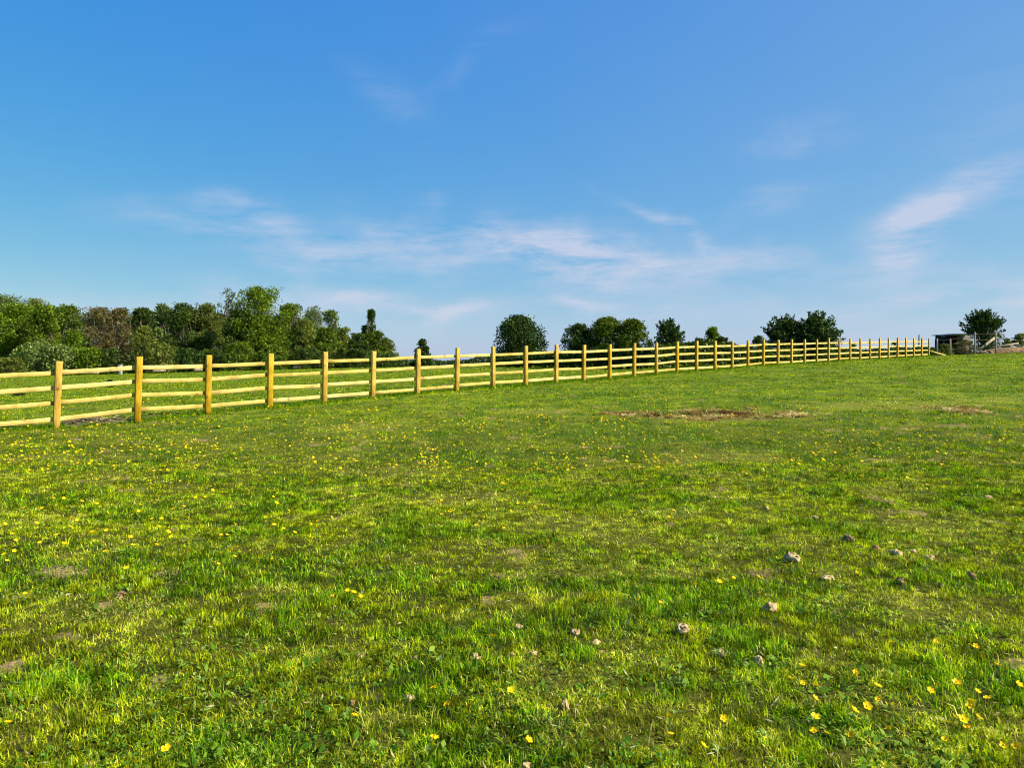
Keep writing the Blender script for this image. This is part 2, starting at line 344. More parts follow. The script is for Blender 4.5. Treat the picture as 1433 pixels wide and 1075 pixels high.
def field_tone(x, y):
    """weights of lush / straw / brown / bare growth over the field"""
    lush = smooth(.48, .66, fbm(x, y, .55, 41, 4, .72)) * .8; straw = smooth(.48, .66, fbm(x, y, .45, 57, 4, .7)) * .55 * (1 - lush) * (1 - .7 * smooth(13, 26, y))
    lush = np.maximum(lush, patch_w('lush', x, y) * .8); s2 = patch_w('straw', x, y); straw = np.maximum(straw * (1 - .6 * lush), s2 * .75)
    brown = patch_w('brown', x, y); bare = patch_w('bare', x, y)
    tiny = smooth(.70, .80, fbm(x, y, .35, 77, 3)) * .7
    bare = np.maximum(bare, tiny * (1 - lush))
    return lush, straw, brown, bare

# ground sheet: polar grid round the camera station, fine in front, reaching the horizon
ang_f = np.radians(np.arange(40, 140.01, .4)); ang_b = np.radians(np.arange(143, 397, 3.0)); ang = np.concatenate([ang_f, ang_b])
rad_ = np.concatenate([[0.25], np.geomspace(.6, 3500, 430)])
A, R = np.meshgrid(ang, rad_); gx = (R * np.cos(A)).ravel(); gy = (R * np.sin(A)).ravel(); gzv = ground(gx, gy)
na = len(ang); nr_ = len(rad_)
i0 = (np.arange(nr_ - 1)[:, None] * na + np.arange(na)[None, :]); i1 = (np.arange(nr_ - 1)[:, None] * na + (np.arange(na)[None, :] + 1) % na)
quads = np.stack([i0, i0 + na, i1 + na, i1], -1).reshape(-1, 4)
V = np.c_[gx, gy, gzv]; V = np.vstack([V, [0, 0, gz(0, 0)]]); cap = np.array([(len(V) - 1, i, (i + 1) % na) for i in range(na)])
fx = V[quads].mean(1); lw, sw, bw, rw = field_tone(fx[:, 0], fx[:, 1])
base = np.array([.055, .060, .006]); col = base[None, :] * np.ones((len(quads), 1))
col = col * (1 - lw[:, None]) + lw[:, None] * np.array([.028, .055, .006])
col = col * (1 - sw[:, None]) + sw[:, None] * np.array([.12, .12, .016])
bw = bw * .6; col = col * (1 - bw[:, None]) + bw[:, None] * np.array([.20, .135, .055])
col = col * (1 - rw[:, None]) + rw[:, None] * np.array([.29, .205, .10])
n2_ = smooth(.3, .7, fbm(fx[:, 0] * .6, fx[:, 1], .55, 161, 4, .7))[:, None]; midc = np.array([.085, .14, .004]) * (1 - n2_) + np.array([.155, .215, .004]) * n2_
midc = midc * (1 - .8 * lw[:, None]) + .8 * lw[:, None] * np.array([.06, .13, .006]); midc = midc * (1 - .7 * sw[:, None]) + .7 * sw[:, None] * np.array([.25, .25, .03])
midw = .85 * smooth(7, 22, fx[:, 1]) * (1 - bw) * (1 - rw); col = col * (1 - midw[:, None]) + midw[:, None] * midc
farw = smooth(70, 110, np.hypot(fx[:, 0], fx[:, 1])); col = col * (1 - farw[:, None]) + farw[:, None] * np.array([.13, .19, .010])
m, n, l = new_mat('meadow_ground'); out = n.new('ShaderNodeOutputMaterial'); p = n.new('ShaderNodeBsdfPrincipled'); p.inputs['Roughness'].default_value = .95; p.inputs['Specular IOR Level'].default_value = .1
a_ = n.new('ShaderNodeAttribute'); a_.attribute_name = 'col'; tcg = n.new('ShaderNodeTexCoord'); n1 = n.new('ShaderNodeTexNoise'); n1.inputs['Scale'].default_value = 30; n1.inputs['Detail'].default_value = 9; n1.inputs['Roughness'].default_value = .7
l.new(tcg.outputs['Object'], n1.inputs['Vector']); r1 = n.new('ShaderNodeValToRGB'); r1.color_ramp.elements[0].position = .35; r1.color_ramp.elements[1].position = .68
r1.color_ramp.elements[0].color = (.35, .36, .3, 1); r1.color_ramp.elements[1].color = (1.6, 1.55, 1.3, 1); l.new(n1.outputs['Fac'], r1.inputs[0])
mm = n.new('ShaderNodeMix'); mm.data_type = 'RGBA'; mm.blend_type = 'MULTIPLY'; mm.inputs['Factor'].default_value = 1; l.new(a_.outputs['Color'], mm.inputs['A']); l.new(r1.outputs[0], mm.inputs['B']); l.new(mm.outputs['Result'], p.inputs['Base Color'])
bpn = n.new('ShaderNodeBump'); bpn.inputs['Strength'].default_value = .8; bpn.inputs['Distance'].default_value = .02; l.new(n1.outputs['Fac'], bpn.inputs['Height']); l.new(bpn.outputs[0], p.inputs['Normal']); l.new(p.outputs[0], out.inputs[0])
g_o = mesh_np('field_ground', V, [quads, cap], m, col=np.vstack([col, np.tile(base, (len(cap), 1))]), smooth_shade=True); tag(g_o, 'sloping grass field of short pasture with bare soil showing in places', None, None, 'structure')

# ------------------------------------------------------------------ grass blades
def sample_field(ntuft, per, y0, y1, power, spread):
    u = rng.random(ntuft); e = 2 - power          # pdf of y ~ y * y^-power
    Y = (y0 ** e + u * (y1 ** e - y0 ** e)) ** (1 / e); X = (rng.random(ntuft) * 2 - 1) * (Y * .80 + 3.0); X = X + rng.normal(0, .35, ntuft)
    X = np.repeat(X, per); Y = np.repeat(Y, per); sp = spread * (1 + Y * .03)
    X = X + rng.normal(0, 1, len(X)) * sp; Y = Y + rng.normal(0, 1, len(Y)) * sp
    return X, Y

PAL = {'norm': [(.25, .325, .004), (.36, .40, .006), (.16, .245, .003), (.48, .475, .016)], 'lush': [(.10, .225, .004), (.16, .30, .005), (.28, .39, .008), (.055, .14, .003)],
       'straw': [(.46, .43, .05), (.66, .59, .14), (.37, .40, .02), (.28, .36, .012)], 'brown': [(.36, .22, .08), (.48, .33, .14), (.20, .10, .035), (.52, .42, .20), (.12, .07, .03), (.20, .22, .03)]}
def pick(pal, n_):
    p_ = np.array(PAL[pal]); return p_[rng.integers(0, len(p_), n_)]

def blades(X, Y, seg2, ntuft_per):
    n_ = len(X); Z = ground(X, Y); lw, sw, bw, rw = field_tone(X, Y)
    gap = fbm(X, Y, .10, 121, 3, .6); keep = (rng.random(n_) > rw * .75) & (rng.random(n_) > .7 * smooth(.45, .32, gap))
    X, Y, Z, lw, sw, bw = (q[keep] for q in (X, Y, Z, lw, sw, bw)); n_ = len(X)
    col = pick('norm', n_); r = rng.random(n_)
    for (w_, nm_) in ((lw, 'lush'), (sw * .85, 'straw'), (bw, 'brown')):
        s_ = rng.random(n_) < w_; col[s_] = pick(nm_, int(s_.sum()))
    dead = rng.random(n_) < .05; col[dead] = pick('straw', int(dead.sum()))
    tone = (1 - smooth(6, 16, Y) * .40 * smooth(.62, .34, fbm(X * .6, Y, .55, 161, 4, .7))) * (.30 + 1.45 * smooth(.22, .80, fbm(X, Y, .085, 91, 3, .75)) * (.7 + .6 * fbm(X, Y, .3, 191, 3)))
    big = .88 + .24 * fbm(X, Y, 3.5, 95, 3)
    # the grass is a deeper green towards the far slope
    col = col * tone[:, None] * big[:, None] * rng.uniform(.75, 1.25, (n_, 1))
    h = (.018 + .030 * rng.random(n_)) * (1 + .5 * lw) * (1 - .25 * sw) * (1 + .5 * bw) * (.35 + 1.3 * fbm(X, Y, .12, 63, 3, .7)) * (1 - .22 * smooth(3.5, 7, Y)) * (1 + .010 * np.clip(Y, 0, 60))
    w = np.maximum(.0036 * rng.uniform(.6, 1.7, n_), Y * .00085 * rng.uniform(.7, 1.4, n_))
    az = rng.random(n_) * 2 * pi; lean = np.abs(rng.normal(.75, .6, n_)) + .9 * np.maximum(sw, bw) * rng.random(n_)
    lean = np.clip(lean, 0, 1.45)
    face = az + rng.normal(0, .6, n_) + pi / 2; ex = rng.random(n_) < .012; h[ex] *= 2.1; lean[ex] = rng.uniform(.5, 1.3, int(ex.sum()))
    dx, dy = np.cos(az), np.sin(az); wx, wy = np.cos(face) * w / 2, np.sin(face) * w / 2
    B = np.c_[X, Y, Z - .006]
    tip = B + np.c_[dx * np.sin(lean) * h, dy * np.sin(lean) * h, np.cos(lean) * h + .004]
    W = np.c_[wx, wy, np.zeros(n_)]
    if seg2:
        l2 = lean * .45; mid = B + np.c_[dx * np.sin(l2) * h * .55, dy * np.sin(l2) * h * .55, np.cos(l2) * h * .55]
        V = np.stack([B - W, B + W, mid + W * .85, mid - W * .85, tip], 1).reshape(-1, 3); i = np.arange(n_) * 5
        return V, np.stack([i, i + 1, i + 2, i + 3], 1), np.stack([i + 3, i + 2, i + 4], 1), col
    V = np.stack([B - W, B + W, tip], 1).reshape(-1, 3); i = np.arange(n_) * 3
    return V, np.zeros((0, 4), int), np.stack([i, i + 1, i + 2], 1), col

X, Y = sample_field(128000, 9, 1.2, 13, 1.6, .018); k_ = rng.random(len(X)) > smooth(7.5, 13, Y); X, Y = X[k_], Y[k_]
Va, qa, ta, ca = blades(X, Y, True, 9)
X, Y = sample_field(180000, 7, 6.5, 105, 2.15, .030)
Vb, qb, tb, cb = blades(X, Y, False, 7)
# flat rosettes of broad strap leaves
nr2 = 170; u = rng.random(nr2); Yr = 2.0 * (16 / 2.0) ** u; Xr = (rng.random(nr2) * 2 - 1) * (Yr * .74 + .4); kr = 9
Xr = np.repeat(Xr, kr); Yr = np.repeat(Yr, kr); n_ = len(Xr); az = rng.random(n_) * 2 * pi; hh = rng.uniform(.02, .055, n_); ln = rng.uniform(.8, 1.35, n_); ww = hh * rng.uniform(.07, .14, n_)
Zr = ground(Xr, Yr) + .012; B = np.c_[Xr, Yr, Zr]; d2 = np.c_[np.cos(az), np.sin(az)]; W = np.c_[-np.sin(az), np.cos(az), rng.normal(0, .3, n_)] * ww[:, None]
mid = B + np.c_[d2 * (np.sin(ln * .6) * hh * .6)[:, None], np.cos(ln * .6) * hh * .6]; tip = B + np.c_[d2 * (np.sin(ln) * hh)[:, None], np.cos(ln) * hh * .9]
Ve = np.stack([B - W * .35, B + W * .35, mid + W, mid - W, tip], 1).reshape(-1, 3); i = np.arange(n_) * 5
qe = np.stack([i, i + 1, i + 2, i + 3], 1); te = np.stack([i + 3, i + 2, i + 4], 1)
ce = np.repeat(np.array([(.14, .27, .03), (.22, .34, .06), (.09, .20, .02), (.28, .38, .10)])[rng.integers(0, 4, nr2)], kr, 0) * rng.uniform(.8, 1.2, (n_, 1))
# dead straw litter lying over the brown strip
nb = 34000; lx = []; ly = []
for (cx_, cy_, rx_, ry_) in ELL['brown']:
    k_ = int(nb * rx_ * ry_ / sum(e[2] * e[3] for e in ELL['brown'])); lx.append(cx_ + rx_ * 1.2 * rng.uniform(-1, 1, k_)); ly.append(cy_ + ry_ * 1.2 * rng.uniform(-1, 1, k_))
lx = np.concatenate(lx); ly = np.concatenate(ly); k_ = rng.random(len(lx)) < patch_w('brown', lx, ly) ** 1.5 * smooth(.44, .68, fbm(lx * .7, ly, .4, 171, 4, .75)) * .8; lx, ly = lx[k_], ly[k_]; nb = len(lx)
P = np.c_[lx, ly, ground(lx, ly) + rng.uniform(.005, .06, nb)]; a = rng.random(nb) * 2 * pi; s = rng.uniform(.03, .09, nb); ti = rng.normal(0, .35, (nb, 2))
e1 = np.c_[np.cos(a), np.sin(a), ti[:, 0]] * s[:, None]; e2 = np.c_[-np.sin(a), np.cos(a), ti[:, 1]] * (s * .14)[:, None]
Vf = np.stack([P - e1, P + e2, P + e1, P - e2], 1).reshape(-1, 3); i = np.arange(nb) * 4; qf = np.stack([i, i + 1, i + 2, i + 3], 1)
clump = fbm(lx, ly, .35, 141, 3) + rng.normal(0, .08, nb); pc = np.array([(.14, .07, .03), (.30, .17, .06), (.48, .32, .12), (.64, .52, .24)]); cf = pc[np.clip(((clump - .32) / .36 * 4).astype(int), 0, 3)] * rng.uniform(.75, 1.2, (nb, 1))
# longer uncut grass along the foot of the fence
fl = np.array([at(p_, b_, D)[:2] for (p_, t_, b_, D) in posts]); fl = np.vstack([fl[0] - (fl[1] - fl[0]) * 3, fl]); seg = np.linalg.norm(np.diff(fl, axis=0), axis=1); cum = np.concatenate([[0], np.cumsum(seg)])
nt_ = 30000; u_ = rng.random(nt_) * cum[-1]; pk = rng.random(nt_) < .3; u_[pk] = cum[rng.integers(1, len(cum), int(pk.sum()))] + rng.normal(0, .10, int(pk.sum())); xf = np.interp(u_, cum, fl[:, 0]) + rng.normal(0, .11, nt_) - .06; yf = np.interp(u_, cum, fl[:, 1]) + rng.normal(0, .11, nt_) + .06
hf_ = rng.uniform(.05, .13, nt_) * (.5 + fbm(xf, yf, .5, 151, 3)); wf_ = yf * .0009 * rng.uniform(.7, 1.3, nt_); af_ = rng.random(nt_) * 2 * pi; lf_ = np.abs(rng.normal(.35, .3, nt_)); bf_ = af_ + pi / 2 + rng.normal(0, .5, nt_)
B = np.c_[xf, yf, ground(xf, yf) - .01]; W = np.c_[np.cos(bf_) * wf_ / 2, np.sin(bf_) * wf_ / 2, np.zeros(nt_)]; tip = B + np.c_[np.cos(af_) * np.sin(lf_) * hf_, np.sin(af_) * np.sin(lf_) * hf_, np.cos(lf_) * hf_]
Vh = np.stack([B - W, B + W, tip], 1).reshape(-1, 3); i = np.arange(nt_) * 3; th_ = np.stack([i, i + 1, i + 2], 1); ch_ = pick('lush', nt_) * rng.uniform(.7, 1.1, (nt_, 1))
# small broad leaves (clover, plantain, dock) low in the sward
nl = 70000; u = rng.random(nl); Yl = 1.9 * (11 / 1.9) ** u; Xl = (rng.random(nl) * 2 - 1) * (Yl * .76 + .4)
k_ = fbm(Xl, Yl, .5, 71, 3) > .5; Xl, Yl = Xl[k_], Yl[k_]; nl = len(Xl); Zl = ground(Xl, Yl) + rng.uniform(.006, .03, nl)
a = rng.random(nl) * 2 * pi; s = rng.uniform(.005, .013, nl) * (1 + (rng.random(nl) > .94) * 1.2); ti = rng.normal(0, .45, (nl, 2))
e1 = np.c_[np.cos(a), np.sin(a), ti[:, 0]] * s[:, None]; e2 = np.c_[-np.sin(a), np.cos(a), ti[:, 1]] * (s * .5)[:, None]; P = np.c_[Xl, Yl, Zl]
Vc = np.stack([P - e1, P + e2, P + e1, P - e2], 1).reshape(-1, 3); i = np.arange(nl) * 4; qc = np.stack([i, i + 1, i + 2, i + 3], 1)
cc = np.array([(.09, .20, .015), (.15, .27, .02), (.25, .36, .05), (.06, .15, .012)])[rng.integers(0, 4, nl)] * rng.uniform(.8, 1.2, (nl, 1))
# pale dry flecks of dead leaf lying in the sward
nf_ = 3200; u = rng.random(nf_); Yf = 2 * (24 / 2) ** u; Xf = (rng.random(nf_) * 2 - 1) * (Yf * .74 + .4); Zf = ground(Xf, Yf) + rng.uniform(.01, .035, nf_)
a = rng.random(nf_) * 2 * pi; s = rng.uniform(.006, .020, nf_) * (1 + Yf * .02); ti = rng.normal(0, .35, (nf_, 2))
e1 = np.c_[np.cos(a), np.sin(a), ti[:, 0]] * s[:, None]; e2 = np.c_[-np.sin(a), np.cos(a), ti[:, 1]] * (s * .22)[:, None]; P = np.c_[Xf, Yf, Zf]
Vd = np.stack([P - e1, P + e2, P + e1, P - e2], 1).reshape(-1, 3); i = np.arange(nf_) * 4; qd = np.stack([i, i + 1, i + 2, i + 3], 1)
cd = np.array([(.50, .42, .18), (.38, .30, .12), (.58, .50, .28)])[rng.integers(0, 3, nf_)] * rng.uniform(.6, 1.1, (nf_, 1))
o1 = len(Va); o2 = o1 + len(Vb); o3 = o2 + len(Vc); o4 = o3 + len(Vd); o5 = o4 + len(Ve); o6 = o5 + len(Vf)
Vg = np.vstack([Va, Vb, Vc, Vd, Ve, Vf, Vh]); Fq = np.vstack([qa, qc + o2, qd + o3, qe + o4, qf + o5]); Ft = np.vstack([ta, tb + o1, te + o4, th_ + o6])
colg = np.vstack([ca, cc, cd, ce, cf, ca, cb, ce, ch_])
gr = mesh_np('grass', Vg, [Fq, Ft], M_grass, col=colg); tag(gr, 'short pasture grass with lush tufts, clover leaves and dry straw', 'grass', None, 'stuff')

# ------------------------------------------------------------------ fence
FN = np.array([.704, -.710, 0]); 
rails_frac = (.185, .405, .635, .865)
pw = []
for i, (p_, t_, b_, D) in enumerate(posts):
    top = at(p_, t_, D); bot = at(p_, b_, D); pw.append((bot, top))
step = pw[1][0] - pw[0][0]
ext = []
for k in (2, 1):
    b = pw[0][0] - step * k * .97; b[2] = pw[0][0][2] - .05 * k; ext.append((b, b + np.array([-.02, 0, 1.42])))
allp = ext + pw
root = empty('post_and_rail_fence', pw[0][0]); root.location.z = pw[0][0][2]
tag(root, 'long new timber post and rail fence running uphill across the meadow', 'fence')
ro = np.array(root.location)
for i, (b, t) in enumerate(allp):
    n_i = i - 2
    lean = {0: .055, 1: .034, 2: .028}.get(n_i, .022 if 0 < n_i < 8 else .006) * 1.42
    if n_i < 0: lean = .04
    mb = MB(); q = b.copy(); q[2] -= .12; tt = t.copy(); q[0] -= lean * .35; tt[0] += lean * .65 - lean * .0
    j = allp[min(i + 1, len(allp) - 1)][0] - allp[max(i - 1, 0)][0]; j[2] = 0; j /= np.linalg.norm(j); nrm = np.cross(j, (0, 0, 1))
    # bar goes up: 'up' of its section = outward normal, so width runs along the fence
    tt[2] += random.uniform(-.018, .018); tt[0] += random.uniform(-.012, .012); mb.beam(q, tt, .125 * random.uniform(.95, 1.06), .082, bev=.005, up=tuple(nrm), segs=3, wob=.0015)
    po = mb.build('post', M_post, None, origin=q); po.parent = root; po.location = q - ro
for r_i, fr_ in enumerate(rails_frac):
    i = 0; first = True
    while i < len(allp) - 1:
        j = min(i + (1 if (first and r_i % 2) else 2), len(allp) - 1); first = False
        pts = []
        for k in range(i, j + 1):
            b, t = allp[k]; dirn = allp[min(k + 1, len(allp) - 1)][0] - allp[max(k - 1, 0)][0]; dirn[2] = 0; dirn /= np.linalg.norm(dirn)
            nrm = np.cross(dirn, (0, 0, 1)); hh = t[2] - b[2]; z = t[2] - fr_ * 1.40 * (.5 + .5 * hh / 1.40) + random.uniform(-.014, .014)
            q = b.copy(); q[2] = z; q -= nrm * (.041 + .020); pts.append(q)
        d0 = (pts[1] - pts[0]) / np.linalg.norm(pts[1] - pts[0]); d1 = (pts[-1] - pts[-2]) / np.linalg.norm(pts[-1] - pts[-2])
        pts[0] = pts[0] + d0 * .004; pts[-1] = pts[-1] - d1 * .004
        mb = MB()
        # one board bent over its middle post
        dense = []
        for k in range(len(pts) - 1):
            for s_ in np.linspace(0, 1, 5)[:-1]: dense.append(pts[k] * (1 - s_) + pts[k + 1] * s_ + np.array([0, 0, -.004 * sin(pi * s_) + random.uniform(-.002, .002)]))
        dense.append(pts[-1]); dense = np.array(dense)
        hgt = .092 * random.uniform(.95, 1.05); wd = .036; V_ = []; F_ = []
        for k, c_ in enumerate(dense):
            tg = dense[min(k + 1, len(dense) - 1)] - dense[max(k - 1, 0)]; tg /= np.linalg.norm(tg); sd = np.cross(tg, (0, 0, 1)); sd /= np.linalg.norm(sd); up_ = np.cross(sd, tg)
            a_2, b_2, e_2 = wd / 2, hgt / 2, .004
            for (x_2, y_2) in [(-a_2 + e_2, -b_2), (a_2 - e_2, -b_2), (a_2, -b_2 + e_2), (a_2, b_2 - e_2), (a_2 - e_2, b_2), (-a_2 + e_2, b_2), (-a_2, b_2 - e_2), (-a_2, -b_2 + e_2)]: V_.append(c_ + sd * x_2 + up_ * y_2)
        for k in range(len(dense) - 1):
            for q_ in range(8): F_.append((k * 8 + q_, k * 8 + (q_ + 1) % 8, (k + 1) * 8 + (q_ + 1) % 8, (k + 1) * 8 + q_))
        e = (len(dense) - 1) * 8; T_ = []
        for q_ in range(1, 7): T_.append((0, q_ + 1, q_)); T_.append((e, e + q_, e + q_ + 1))
        mb.add(V_, T_, F_); ra = mb.build('rail', M_rail, None, origin=pts[0]); ra.parent = root; ra.location = pts[0] - ro
        i = j
# rail sloping to the ground past the last post, still nailed to it
mb = MB(); p0 = at(1301, 491, fence_depth(36) + .1); p1 = at(1323, 497.3, fence_depth(36) + 1.0); mb.beam(p0, p1, .036, .09); o = mb.build('rail', M_rail, None, origin=p0); o.parent = root; o.location = p0 - ro
o['label'] = 'end rail sloping down to the grass'

# ------------------------------------------------------------------ trees and bushes
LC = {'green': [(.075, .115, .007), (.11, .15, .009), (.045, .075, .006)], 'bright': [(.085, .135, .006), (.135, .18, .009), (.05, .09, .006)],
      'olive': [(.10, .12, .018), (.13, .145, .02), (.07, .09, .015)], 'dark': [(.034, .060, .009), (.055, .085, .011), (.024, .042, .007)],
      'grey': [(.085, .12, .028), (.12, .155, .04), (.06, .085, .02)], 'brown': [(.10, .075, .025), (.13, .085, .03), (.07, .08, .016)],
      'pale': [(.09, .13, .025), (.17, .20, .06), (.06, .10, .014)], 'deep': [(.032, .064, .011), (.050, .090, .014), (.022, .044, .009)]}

def leaf_quads(P, size, r_, flat=0.0):
    n_ = len(P); a = r_.normal(0, 1, (n_, 3)); a[:, 2] *= (1 - flat); a /= np.linalg.norm(a, axis=1)[:, None]
    b = np.cross(a, r_.normal(0, 1, (n_, 3))); b /= np.linalg.norm(b, axis=1)[:, None]; s = (size * r_.uniform(.6, 1.4, n_))[:, None]
    return np.stack([P - a * s * .6, P + b * s * .36, P + a * s * .6, P - b * s * .36], 1).reshape(-1, 3)

def crown_pts(r_, H, W, cb, n_lobes, n_leaf, shape, hollow=.35):
    """leaf positions in clumps filling a crown, plus the clump centres"""
    lob = []; tries = 0
    while len(lob) < n_lobes and tries < 4000:
        tries += 1; t = r_.random(); z = cb + (1 - cb) * t
        if shape == 'poplar': prof = (sin(pi * min(1, .14 + t * .84)) ** .5)
        elif shape == 'cone': prof = (1 - t) ** .7 * .95 + .08
        elif shape in ('ball', 'dome'): prof = math.sqrt(max(0, 1 - min(1, max(0, (t - .2) / .82)) ** 2.3))
        else: prof = math.sqrt(max(0, 1 - max(0, (t - .35) / .68) ** 2.1)) * (.82 + .18 * min(1, t / .3))
        a = r_.random() * 2 * pi; rr = prof * r_.random() ** .4; rl = (.17 + .26 * r_.random() ** 1.5) * min(W, H * .55) 
        if shape == 'poplar': rl = .55 * W
        x, y = cos(a) * max(rr * W - rl * .8, 0), sin(a) * max(rr * W - rl * .8, 0); zz = min(z * H, H - rl * .8)
        if shape in ('round', 'ball', 'dome') and r_.random() < .16: x *= 1.22; y *= 1.22; zz *= (1.0 + .04 * r_.random()); rl *= .6
        lob.append((x, y, max(zz, rl * .5), rl))
    lob = np.array(lob); wts = lob[:, 3] ** 2; wts /= wts.sum(); k = r_.choice(len(lob), n_leaf, p=wts)
    d = r_.normal(0, 1, (n_leaf, 3)); d /= np.linalg.norm(d, axis=1)[:, None]; rr = hollow + (1.08 - hollow) * r_.random(n_leaf) ** .8
    core = r_.random(n_leaf) < (.26 if shape in ('ball', 'dome') else .05)
    stray = r_.random(n_leaf) < .07; rr[stray] *= 1.25
    P = lob[k, :3] + d * (lob[k, 3] * rr)[:, None] * np.array([1, 1, .8]); 
    nc = int(core.sum()); t = r_.random(nc); a = r_.random(nc) * 2 * pi
    if shape in ('ball', 'dome'): pr = np.sqrt(np.clip(1 - np.clip((t - .2) / .82, 0, 1) ** 2.3, 0, 1))
    elif shape == 'cone': pr = (1 - t) ** .7
    elif shape == 'poplar': pr = np.sin(pi * np.minimum(1, .14 + t * .84)) ** .5
    else: pr = np.sqrt(np.clip(1 - np.clip((t - .35) / .68, 0, 1) ** 2.1, 0, 1)) * (.82 + .18 * np.minimum(1, t / .3))
    rr = pr * W * .93 * r_.random(nc) ** .45
    P[core] = np.c_[np.cos(a) * rr, np.sin(a) * rr, (cb + (1 - cb) * t) * H * .97]; P[:, 2] = np.maximum(P[:, 2], .05)
    return P, lob, k

def make_tree(name, px, top, hw, D, kind, colr, label, cat, base=None, cb=.12, n_leaf=None, size=.2, lobes=None, cover=3.6, group=None, twigs=0, spikes=0, seed=None, bark=None, spx=0):
    r_ = np.random.default_rng(seed if seed is not None else int(px * 7 + top * 13 + D))
    c = at(px, 510, D); x, y = c[0], c[1]; z0 = gz(x, y, False) - .05
    H = at(px, top, D)[2] - z0; W = hw / FPX * D * (1.3 if kind == 'poplar' else 1.22)
    root = empty(name, (x, y, z0)); tag(root, label, cat, group); Hs_ = H; H = H * (.90 if spikes else 1.0)
    if hw > 8 and D > 88: cover *= .82; size *= .88
    if lobes is None: lobes = int(np.clip(44 * (W * H) / 20, 40, 110))
    if n_leaf is None: n_leaf = int(np.clip(cover * 2 * W * H * (1 - cb) / (.43 * size * size * .55), 600, 20000))
    P, lob, k = crown_pts(r_, H, W, cb, lobes, n_leaf, kind)
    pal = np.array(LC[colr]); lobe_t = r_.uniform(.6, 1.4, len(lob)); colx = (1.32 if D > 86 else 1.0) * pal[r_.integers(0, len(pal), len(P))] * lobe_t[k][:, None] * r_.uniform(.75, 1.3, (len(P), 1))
    tb_ = MB(); th = H * max(cb, .25) + .3 * H; tr = max(.05, H * (.012 if name == 'thin_tree' else .022))
    ps = np.array([[0, 0, -.1], [r_.normal(0, .02) * H, 0, th * .5], [r_.normal(0, .03) * H, r_.normal(0, .03) * H, th]])
    multi = (name.find('bush') >= 0 or kind == 'dome')
    tb_.tube(ps, [tr * 1.25, tr, tr * .55], 7)
    for q in range(min(len(lob), 70)):
        s_ = ps[1] * (1 - (t_ := r_.uniform(.0, .9))) + ps[2] * t_
        if multi: s_ = np.array([r_.normal(0, .12) * W, r_.normal(0, .12) * W, r_.uniform(-.05, .15) * H])
        e_ = lob[q, :3]; m_ = (s_ + e_) / 2 + r_.normal(0, .05, 3) * H; m_[2] = max(m_[2], .02); tb_.tube([s_, m_, e_], [tr * .42, tr * .26, tr * .08], 5)
    extra = []; ecol = []
    # thin twigs that reach out of the crown and carry a few leaves
    for q in range(twigs):
        l_ = lob[r_.integers(0, len(lob))]; d = r_.normal(0, 1, 3); d[2] = abs(d[2]) * .9 + .25; d /= np.linalg.norm(d)
        s_ = l_[:3]; e_ = s_ + d * l_[3] * r_.uniform(1.15, 1.9); e_[2] = min(e_[2], H * 1.0)
        tb_.tube([s_, (s_ + e_) / 2 + r_.normal(0, .03, 3) * H * .3, e_], [tr * .14, tr * .1, tr * .05], 3, caps=False)
        for _ in range(5): extra.append(e_ - d * l_[3] * r_.uniform(0, .6) + r_.normal(0, .1, 3) * l_[3])
    for q in range(spikes):                                          # long leafy shoots
        a = r_.random() * 2 * pi; el = radians(r_.uniform(-5, 86) if name != 'hawthorn_tree' else r_.uniform(8, 88)); dr = np.array([cos(a) * cos(el), sin(a) * cos(el), sin(el)])
        cen = np.array([0, 0, H * .48]); fall = 1 / math.sqrt((dr[0] ** 2 + dr[1] ** 2) / (W * W) + (dr[2] / (H * .52)) ** 2)
        s_ = cen + dr * fall * .55; e_ = cen + dr * fall * r_.uniform(.95, 1.24) + np.array([0, 0, .1]); tb_.tube([cen * np.array([1, 1, .6]), s_, e_], [tr * .25, tr * .18, tr * .06], 3, caps=False)
        nn = int(60 * np.linalg.norm(e_ - s_) / 1.0) + 12; tt = r_.random(nn); wdt = .16 * (1 - tt) + .04
        extra += list(s_ + (e_ - s_) * tt[:, None] + r_.normal(0, 1, (nn, 3)) * wdt[:, None] * .8)
    if extra:
        E_ = np.array(extra); P = np.vstack([P, E_]); colx = np.vstack([colx, pal[r_.integers(0, len(pal), len(E_))] * r_.uniform(.8, 1.3, (len(E_), 1))])
    Vl = leaf_quads(P, size, r_); i = np.arange(len(P)) * 4
    tb_.build('trunk', bark or M_bark, root, smooth_shade=True)
    mesh_np('crown', Vl, [np.stack([i, i + 1, i + 2, i + 3], 1)], M_leaf, col=colx, parent=root)
    return root

T = make_tree
GW = 'trees at the edge of the wood'
# back row of the wood, left to right
T('thin_tree', 6, 412, 38, 118, 'round', 'grey', 'thin crowned pale tree rising at the far left edge of the wood', 'tree', cb=.35, size=.26, cover=1.7, twigs=60, bark=M_palebark)
T('thin_tree', 52, 417, 24, 116, 'round', 'olive', 'airy pale topped tree behind the leftmost green trees', 'tree', cb=.3, size=.26, cover=1.6, twigs=60, bark=M_palebark)
T('oak_tree', 22, 424, 34, 104, 'round', 'bright', 'rich green tree standing left of the first whole fence post', 'tree', cb=.05, size=.25, twigs=20)
T('oak_tree', 64, 426, 26, 100, 'round', 'green', 'mid green rounded tree directly above the first whole fence post', 'tree', cb=.05, size=.25, twigs=20)
T('birch_tree', 96, 427, 26, 108, 'round', 'green', 'light tree with pale branches showing between post one and the brown tree', 'tree', cb=.2, size=.25, cover=2.3, twigs=40, bark=M_palebark)
T('brown_tree', 140, 430, 27, 102, 'round', 'brown', 'reddish brown budding tree among the green ones on the left', 'tree', cb=.10, size=.19, cover=1.5, twigs=190, bark=M_palebark)
